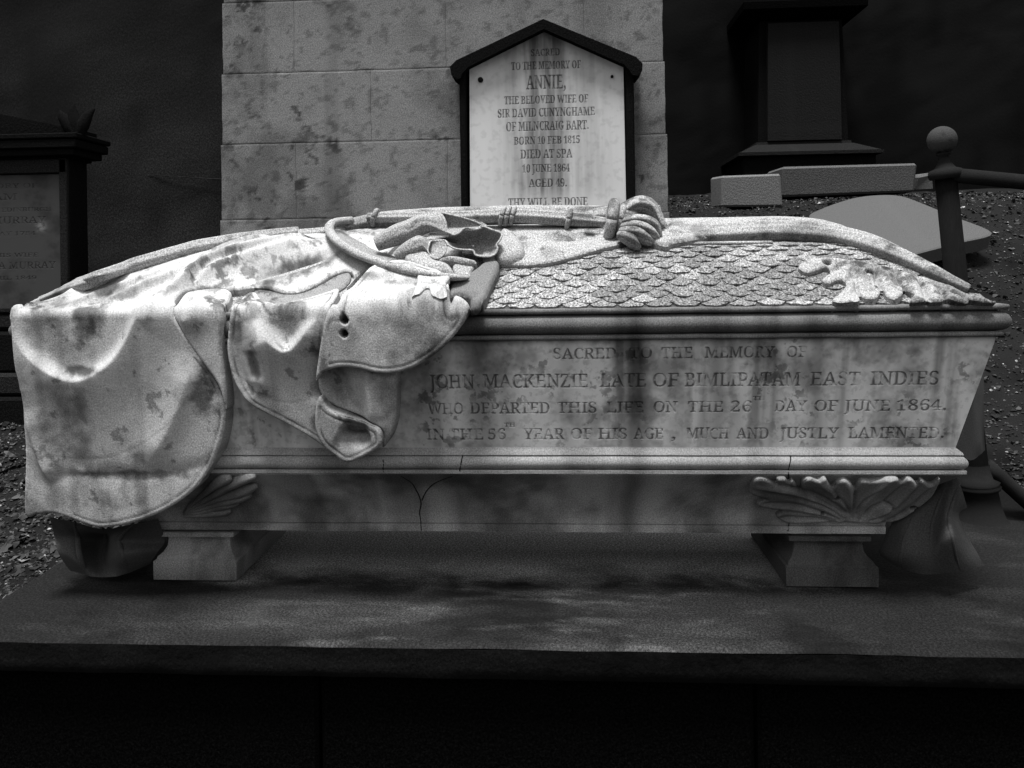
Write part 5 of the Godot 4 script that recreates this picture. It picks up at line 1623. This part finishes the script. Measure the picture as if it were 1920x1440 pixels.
func relief(o: Node3D) -> void:
	var tone := func(p, n): return g(0.40 * (1.0 - 0.5 * blot(p, 9.0, -0.1, 0.5)))
	var st := start()
	for leaf in [RELIEF_L0, RELIEF_L1, RELIEF_L2, RELIEF_L3, RELIEF_L4, RELIEF_L5]:
		tube(st, cat(leaf, 5), [0.004, 0.006, 0.0085, 0.0115, 0.0150, 0.0135, 0.006], 16, tone, 0.85, Vector3(0, -0.45, 1).normalized(), 0, 0.10, 4)
	put(done(st), "acanthus_relief", M.marble, o)
	var folds := []
	for v in [FAN_V0, FAN_V1, FAN_V2, FAN_V3, FAN_V4, FAN_V5, FAN_V6, FAN_V7, FAN_V8, FAN_V9, FAN_V10, FAN_V11, FAN_V12]:
		folds.append([v, -0.011, 0.0035, 0.0055, 0.35])
	for v in [FAN_R0, FAN_R1, FAN_R2, FAN_R3, FAN_R4, FAN_R5]:
		folds.append([v, 0.009, 0.008, 0.010, 0.5])
	put(sheet(FAN_OUT, 0.016, folds, func(p, n, _q, _d): return tone.call(p, n), 0.0021, {"hem": false, "back": 0.03, "rim": 0.007, "rough": 0.002,
		"bp": func(x, y): return Vector3(x, y, band_z(y)), "bn": func(_x, _y): return Vector3(0, -0.45, 0.9).normalized(),
		"holes": [[FAN_EYES[0], 0.009], [FAN_EYES[1], 0.009], [FAN_EYES[2], 0.006], [FAN_EYES[3], 0.006]]}), "acanthus_relief", M.marble, o)


func lid(o: Node3D) -> void:
	var st := start()
	var P := PackedVector3Array()
	var C := PackedColorArray()
	var nx := 230
	var nzz := 74
	for i in nzz + 1:
		var z := lerpf(0.368, -0.368, float(i) / nzz)
		for j in nx + 1:
			var x := lerpf(-1.146, 1.146, float(j) / nx)
			var p := Vector3(x, lid_y(x, z) - (0.004 if absf(z) < 0.366 else 0.0), z)
			P.append(p)
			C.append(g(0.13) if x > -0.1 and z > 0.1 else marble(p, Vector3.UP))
	grid(st, nzz + 1, nx + 1, P, C, 0)
	var base := put(done(st), "lid", M.marble_lichen, o)
	# overlapping stone scales
	var meshes := []
	rng.seed = 5
	for v in 5:
		meshes.append(scale_mesh(v))
	var z := 0.337
	var row := 0
	while z > 0.118:
		var e := 0.002
		var t := Vector3(0, slope(z + e) - slope(z - e), 2 * e).normalized()
		var n := t.cross(Vector3.RIGHT).normalized()
		if n.y < 0:
			n = -n
		var x := -0.06 + (0.0318 if row % 2 else 0.0)
		while x < 1.11:
			if z > hipz(x) + 0.012:
				var s := MeshInstance3D.new()
				s.name = "scale"
				s.mesh = meshes[rng.randi() % meshes.size()]
				var tone := nf.get_noise_2d(x * 5.0 + 3.0, z * 14.0) + rng.randf_range(-0.22, 0.22) + 0.35 * exp(-pow((x - 0.16) / 0.13, 2.0)) - 0.15 * exp(-pow((x - 0.5) / 0.12, 2.0))
				s.material_override = M.scale_a if tone > 0.1 else (M.scale_b if tone > -0.16 else M.scale_c)
				base.add_child(s, true)
				var b := Basis(Vector3.RIGHT, n, t).rotated(n, rng.randf_range(-0.06, 0.06))
				s.transform = Transform3D(b, Vector3(x, slope(z), z) + n * rng.randf_range(-0.001, 0.0015) - base.position - o.position)
				if s.transform.basis.determinant() < 0:
					push_error("mirrored scale")
			x += 0.0636
		row += 1
		z -= 0.0225 * absf(t.z)
	# the ledge above the scales
	st = start()
	var led := cat(LEDGE, 10)
	tube(st, led, [0.007, 0.008, 0.007], 8, func(p, _n): return g(marble(p, Vector3.UP).r), 0.7)
	put(done(st), "ledge", M.marble_lichen, o)


func scale_mesh(seed_: int) -> ArrayMesh:
	var st := start()
	var P := PackedVector3Array()
	var nu := 9
	var nv := 5
	var chip := rng.randf_range(-0.8, 0.8)
	for i in nu:
		var u := i / 4.0 - 1.0
		var zl := 0.0240 * sqrt(maxf(0.0, 1.0 - u * u)) - (0.004 if absf(u - chip) < 0.2 else 0.0)
		for j in nv:
			var v := j / float(nv - 1)
			var zz := lerpf(-0.034, zl, v)
			P.append(Vector3(u * 0.0315, -0.001 + 0.0052 * sm(-0.034, 0.024, zz) - 0.003 * u * u + 0.0006 * sin(seed_ * 3.1 + i * 1.7 + j), zz))
	grid(st, nu, nv, P, PackedColorArray(), 0, true)
	st.set_smooth_group(-1)
	for i in nu - 1:
		var a := P[i * nv + nv - 1]
		var b := P[(i + 1) * nv + nv - 1]
		quad(st, a + Vector3(0, -0.012, -0.001), b + Vector3(0, -0.012, -0.001), b, a)
	return done(st)


func cloth(list: Array, extra := 1.0) -> Callable:
	return func(p: Vector3, n: Vector3, q: Vector2, _d: float) -> Color:
		var v: float = marble(p, n).r * extra
		return g(v * spots(q, list))


func drapery(o: Node3D) -> void:
	var A := A_STAINS_SHADE
	var stains_shade_a := [[A[0], 0.035, 0.06, 0.75], [A[1], 0.02, 0.05, 0.55], [A[2], 0.06, 0.014, 0.8], [A[3], 0.035, 0.10, 0.72], [A[4], 0.03, 0.05, 0.6], [A[5], 0.15, 0.012, 0.6], [A[6], 0.02, 0.055, 0.5], [A[7], 0.014, 0.03, 0.4], [A[8], 0.05, 0.03, 0.5], [A[9], 0.05, 0.025, 0.35], [A[10], 0.05, 0.04, 0.7], [A[11], 0.06, 0.03, 0.6], [A[12], 0.05, 0.04, 0.5], [A[13], 0.03, 0.03, 0.6], [A[14], 0.02, 0.05, 0.45], [A[15], 0.025, 0.06, 0.35]]  # stains, plus shade painted in creases and beside the overlapping fold
	put(sheet(A_OUT, 0.014, [
		[A_SWAG, 0.024, 0.08, 0.014, 0.5], [A_VALLEY, -0.007, 0.02, 0.02, 0.3], [A_GROOVE, -0.008, 0.025, 0.025], [A_FOLD, 0.014, 0.045, 0.028], [A_CORNER, 0.014, 0.010, 0.03],
		[A_ROLL, 0.028, 0.022, 0.05], [A_HOLLOW, -0.022, 0.018, 0.018], [A_RAY1, 0.013, 0.009, 0.014, 0.3], [A_RAY2, 0.014, 0.009, 0.015, 0.3], [A_RAY3, 0.010, 0.008, 0.012, 0.3], [A_RAY4, 0.016, 0.008, 0.016, 0.3], [A_RAY5, 0.012, 0.008, 0.012, 0.3], [A_RAY6, -0.012, 0.007, 0.007, 0.3]], cloth(stains_shade_a), 0.0034, {"back": 0.055, "hem_x": -1.02, "hem_s": 0.1}), "cloth_panel", M.marble, o, "broad hanging panel of carved cloth with a swag")
	# the same cloth turned round the chest's left end
	var st := start()
	var edge := []
	for s in [0.004, 0.03, 0.12, 0.22, 0.34, 0.42, 0.47]:
		var x: float = [-1.140, -1.138, -1.132, -1.126, -1.130, -1.138, -1.142][edge.size()]
		var p := skin_p(x, s)
		edge.append([p + Vector3(0.004, 0.0, 0.004), Vector3(x - 0.006, p.y, 0.2), Vector3(x + 0.006, p.y, 0.0), Vector3(x - 0.006, p.y, -0.2), Vector3(x, p.y, -0.37)])
	loft(st, edge, 5, 4, func(p, _n): return marble(p, Vector3.LEFT), 0.002)
	put(done(st), "end_cloth", M.marble, o)
	put(sheet(POCKET_OUT, 0.006, [], cloth([], 0.5), 0.0034, {"hem": false, "back": 0.03}), "cloth_hollow", M.marble, o)
	put(sheet(B_OUT, 0.020, [[B_RIDGE, 0.012, 0.03, 0.02]], cloth([]), 0.003, {"bend": 0.014, "back": 0.05, "hem": false, "rim": 0.009}), "cloth_fold", M.marble, o)
	var c := C_STAINS_SHADE  # stains, plus shade painted into the hollows and valley of the folds
	put(sheet(C_OUT, 0.024, [[C_V, 0.026, 0.05, 0.014], [C_RIDGE, 0.016, 0.03, 0.018], [C_CHANNEL, -0.014, 0.016, 0.016], [C_DIMPLE, -0.010, 0.014, 0.014], [C_DARK, -0.02, 0.02, 0.02]], cloth([[c[0], 0.04, 0.03, 0.6], [c[1], 0.02, 0.05, 0.62], [c[2], 0.02, 0.05, 0.5], [c[3], 0.022, 0.06, 0.5], [c[4], 0.03, 0.03, 0.65], [c[5], 0.04, 0.015, 0.4]]), 0.003, {"bend": 0.014, "back": 0.075}), "cloth_fold", M.marble, o)
	put(sheet(E_OUT, 0.020, [[E_BAND, 0.020, 0.018, 0.035, 0.7], [E_HOLLOW, -0.034, 0.024, 0.024, 0.7]], cloth([], 0.9), 0.003, {"bend": 0.014, "back": 0.07, "hem": false}), "cloth_fold", M.marble, o)
	put(sheet(F_OUT, 0.046, [[F_HOLLOW, -0.034, 0.022, 0.022]], cloth([[C_STAINS_SHADE[4] + Vector2(0.09, 0.0), 0.05, 0.03, 0.6]], 0.85), 0.003, {"bend": 0.014, "back": 0.09}), "cloth_fold", M.marble, o)  # the dark patch paints shade inside the bowl
	put(sheet(STRAP_OUT, 0.032, [], cloth([], 0.32), 0.003, {"hem": false, "back": 0.03, "rim": 0.012, "bend": 0.012}), "cloth_fold", M.marble, o)
	var d := D_STAINS
	put(sheet(D_OUT, 0.052, [], cloth([[d[0], 0.07, 0.025, 0.45], [d[1], 0.05, 0.02, 0.4], [d[2], 0.035, 0.03, 0.5], [d[3], 0.025, 0.02, 0.6], [d[4], 0.05, 0.02, 0.35], [d[5], 0.03, 0.02, 0.4], [d[6], 0.012, 0.03, 0.3]], 1.05), 0.0028, {"bend": 0.018, "back": 0.085, "hem_x": -0.366, "holes": [[D_HOLES[0], 0.0095], [D_HOLES[1], 0.009]]}), "cloth_flap", M.marble, o, "front flap of carved cloth with two drilled holes")
	put(sheet(LAP_OUT, 0.062, [], cloth([]), 0.0022, {"bend": 0.020, "back": 0.012, "hem": false, "rim": 0.006}), "pointed_tab", M.marble, o)
	var ap := AP_STAINS_HOLE  # the second patch paints the dark of the hole in the apron
	put(sheet(APRON_OUT, 0.016, [], cloth([[ap[0], 0.05, 0.03, 0.35], [ap[1], 0.018, 0.011, 0.9], [ap[2], 0.03, 0.02, 0.3], [ap[3], 0.03, 0.03, 0.3]]), 0.0032, {"hem": false, "back": 0.02}), "cloth_apron", M.marble_lichen, o)
	put(sheet(SHELL_OUT, 0.034, [], cloth([], 0.95), 0.003, {"hem": false, "back": 0.03, "rim": 0.024}), "rounded_petal", M.marble_lichen, o)
	put(sheet(TOP_OUT, 0.026, [], cloth([]), 0.004, {"hem": false, "back": 0.03, "rim": 0.012}), "ridge_cloth", M.marble_lichen, o)


func trophies(o: Node3D) -> void:
	var pale := func(p, n): return marble(p, n)
	var grimy := func(p, n): return g(marble(p, n).r * 0.75)
	for r in [[ROLL_LEFT, [0.008, 0.014, 0.015, 0.015, 0.014]], [ROLL_LEFT_BACK, [0.010, 0.016, 0.018, 0.014]], [ROLL_RIGHT, [0.012, 0.018, 0.020, 0.021, 0.020, 0.017, 0.010]], [ROLL_RIGHT_UPPER, [0.014, 0.019, 0.020, 0.018, 0.012]]]:
		var st := start()
		var pts := cat(r[0], 8)
		for i in pts.size():
			pts[i] += Vector3(0, 1, 0.5) * 0.004 * nz.get_noise_3dv(pts[i] * 10.0)
		tube(st, pts, r[1], 24, pale, 1.0, Vector3.UP, 0, 0.10, 5)
		put(done(st), "cloth_roll", M.marble_lichen, o)
	var st0 := start()
	var rp := cat(ROLL_RIDGE, 8)
	for i in rp.size():
		rp[i] += Vector3(0, 0.006, -0.02 + 0.006 * nz.get_noise_3dv(rp[i] * 8.0))
	tube(st0, rp, [0.02, 0.034, 0.036, 0.034, 0.036, 0.034, 0.03], 30, pale, 0.8, Vector3.UP, 0, 0.07, 7)
	put(done(st0), "cloth_roll", M.marble_lichen, o)
	# the curved rim and its inner face
	var st2 := start()
	var brim := cat(BRIM, 8)
	tube(st2, brim, [0.012, 0.013, 0.013, 0.013, 0.013, 0.012, 0.012, 0.011, 0.010, 0.006], 12, pale, 0.85)
	put(done(st2), "curved_rim", M.marble_lichen, o)
	var st3 := start()
	loft(st3, [BRIM, BRIM_IN], 8, 6, grimy, 0.004)
	put(done(st3), "rim_inner_face", M.marble_lichen, o)
	# empty sleeves whose wavy cuffs stand open
	cuff(o, SLEEVE1, [0.018, 0.026, 0.028, 0.026], RIM1)
	cuff(o, [], [], RIM2)
	cuff(o, SLEEVE2, [0.010, 0.018, 0.022, 0.022], RIM3)
	put(sheet(TONGUE_OUT, 0.055, [], cloth([]), 0.0024, {"hem": false, "back": 0.03, "rim": 0.014}), "cloth_tongue", M.marble_lichen, o)
	put(sheet(BAND_OUT, 0.05, [], cloth([], 0.9), 0.0022, {"hem": false, "back": 0.015, "rim": 0.01}), "cloth_tongue", M.marble_lichen, o)
	put(sheet(PATCH_OUT, 0.036, [], cloth([], 0.9), 0.0024, {"hem": false, "back": 0.015, "rim": 0.005}), "cloth_tongue", M.marble_lichen, o)
	# staff with its bindings
	var st4 := start()
	tube(st4, cat(STAFF, 10), [0.013, 0.016, 0.019, 0.019, 0.012], 24, pale, 1.0, Vector3.UP, 0, 0.16, 6)
	put(done(st4), "staff", M.marble_lichen, o)
	for k in [[2, -0.026, 0.022], [2, -0.012, 0.023], [2, 0.002, 0.022], [3, 0.0, 0.025], [0, 0.02, 0.02]]:
		var c: Vector3 = STAFF[k[0]] + Vector3(k[1], 0, 0)
		var st5 := start()
		var pts := []
		for i in 25:
			var a := TAU * i / 24
			pts.append(c + Vector3(0.006 * sin(a), sin(a) * k[2], cos(a) * k[2]))
		tube(st5, pts, [0.0065], 8, pale, 1.0, Vector3.RIGHT)
		put(done(st5), "binding_ring", M.marble_lichen, o)
	# tassel: a thick ring, then strands fanning to the right
	var c2 := Vector3(0, 0, 0)
	c2 = (TASSEL_RING[0] + TASSEL_RING[1]) * 0.5
	for k in [[0.0, 0.044, 0.0145], [0.024, 0.036, 0.009]]:
		var st6 := start()
		var pts := []
		for i in 29:
			var a := TAU * i / 28
			pts.append(c2 + Vector3(k[0] + 0.008 * sin(a), sin(a) * k[1], cos(a) * k[1] * 0.8))
		tube(st6, pts, [k[2]], 12, pale, 1.0, Vector3.RIGHT)
		put(done(st6), "tassel_ring", M.marble_lichen, o)
	for s in [STRAND_0, STRAND_1, STRAND_2, STRAND_3, STRAND_4, STRAND_5, STRAND_6]:
		var st7 := start()
		for twin in 2:
			var sp := cat(s, 7)
			for i in sp.size():
				sp[i] += Vector3(0.0, 0.007, 0.004) * (twin - 0.5) * 2.0 * sin(PI * i / sp.size())
			tube(st7, sp, [0.008, 0.0115, 0.011, 0.008, 0.004], 16, pale, 1.0, Vector3.UP, 0, 0.12, 4)
		put(done(st7), "tassel_strand", M.marble_lichen, o)
	var st9 := start()
	lathe(st9, c2 + Vector3(0.01, 0, 0), Vector3.RIGHT, [Vector2(0.0, 0.0), Vector2(0.034, 0.0), Vector2(0.036, 0.02), Vector2(0.028, 0.05), Vector2(0.012, 0.07), Vector2(0.0, 0.075)], 18, grimy)
	put(done(st9), "tassel_core", M.marble_lichen, o)
	# acanthus leaf over the right hip
	var folds := []
	for v in [LEAF_V0, LEAF_V1, LEAF_V2, LEAF_V3, LEAF_V4, LEAF_V5, LEAF_V6, LEAF_V7]:
		folds.append([v, -0.013, 0.005, 0.005, 0.4])
	for v in [LEAF_R0, LEAF_R1, LEAF_R2, LEAF_R3, LEAF_R4, LEAF_R5, LEAF_R6, LEAF_R7]:
		folds.append([v, 0.006, 0.008, 0.008, 0.5])
	put(sheet(LEAF_OUT, 0.017, folds, cloth([[LEAF_R0[2], 0.05, 0.03, 0.45], [LEAF_R2[2], 0.03, 0.02, 0.4]]), 0.0026, {"bend": 0.016, "hem": false, "back": 0.03, "rim": 0.005, "rough": 0.004, "holes": [[LEAF_EYES[0], 0.012], [LEAF_EYES[1], 0.011], [LEAF_EYES[2], 0.007]]}), "acanthus_leaf", M.marble_lichen, o)


func cuff(o: Node3D, axis: Array, radii: Array, rim: Array) -> void:
	var st := start()
	var n := 64
	var tone := func(p, _nn): return g(marble(p, Vector3.UP).r * 0.9)
	var rimf := cat(rim, 8, true)
	var R := []
	var cen := Vector3.ZERO
	for k in n:
		R.append(rimf[int(float(k) / n * rimf.size())])
		cen += R[k] / n
	var rows := []
	for i in axis.size():
		var d: Vector3 = (axis[mini(i + 1, axis.size() - 1)] - axis[maxi(i - 1, 0)]).normalized()
		var side := d.cross(Vector3.UP).normalized()
		var up := side.cross(d).normalized()
		var row := []
		for k in n:
			var a := TAU * k / n
			row.append(axis[i] + (up * cos(a) + side * sin(a)) * radii[i] * (1.0 + 0.07 * cos(a * 7.0) * float(i) / axis.size()))
		rows.append(row)
	rows.append(R)
	for ring_ in [[0.02, -0.001, -0.006], [0.10, -0.003, -0.028], [0.4, -0.006, -0.058], [0.97, -0.008, -0.065]]:
		var row := []
		for k in n:
			row.append(R[k].lerp(cen, ring_[0]) + Vector3(-0.01 * ring_[0], ring_[1], ring_[2]))
		rows.append(row)
	for r in rows:
		r.append(r[0])
	loft(st, rows, 1, 4, tone, 0.003)
	var edge := R.duplicate()
	edge.append(R[0])
	tube(st, edge, [0.0026], 6, func(_p, _n): return g(0.75), 1.0, Vector3.UP, 2)
	put(done(st), "cuff", M.marble_lichen, o)


func tails(o: Node3D) -> void:
	# the cloth's ends that hang at the right end and trail on the slab
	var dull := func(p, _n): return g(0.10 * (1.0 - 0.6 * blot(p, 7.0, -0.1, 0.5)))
	var st := start()
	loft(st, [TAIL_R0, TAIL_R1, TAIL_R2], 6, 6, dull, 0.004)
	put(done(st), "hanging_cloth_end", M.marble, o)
	st = start()
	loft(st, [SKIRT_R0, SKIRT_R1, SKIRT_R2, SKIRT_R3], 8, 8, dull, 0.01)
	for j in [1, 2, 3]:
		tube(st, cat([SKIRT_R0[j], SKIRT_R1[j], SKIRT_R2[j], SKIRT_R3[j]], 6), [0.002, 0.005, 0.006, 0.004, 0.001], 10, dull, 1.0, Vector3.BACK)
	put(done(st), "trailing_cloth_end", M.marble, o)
	st = start()
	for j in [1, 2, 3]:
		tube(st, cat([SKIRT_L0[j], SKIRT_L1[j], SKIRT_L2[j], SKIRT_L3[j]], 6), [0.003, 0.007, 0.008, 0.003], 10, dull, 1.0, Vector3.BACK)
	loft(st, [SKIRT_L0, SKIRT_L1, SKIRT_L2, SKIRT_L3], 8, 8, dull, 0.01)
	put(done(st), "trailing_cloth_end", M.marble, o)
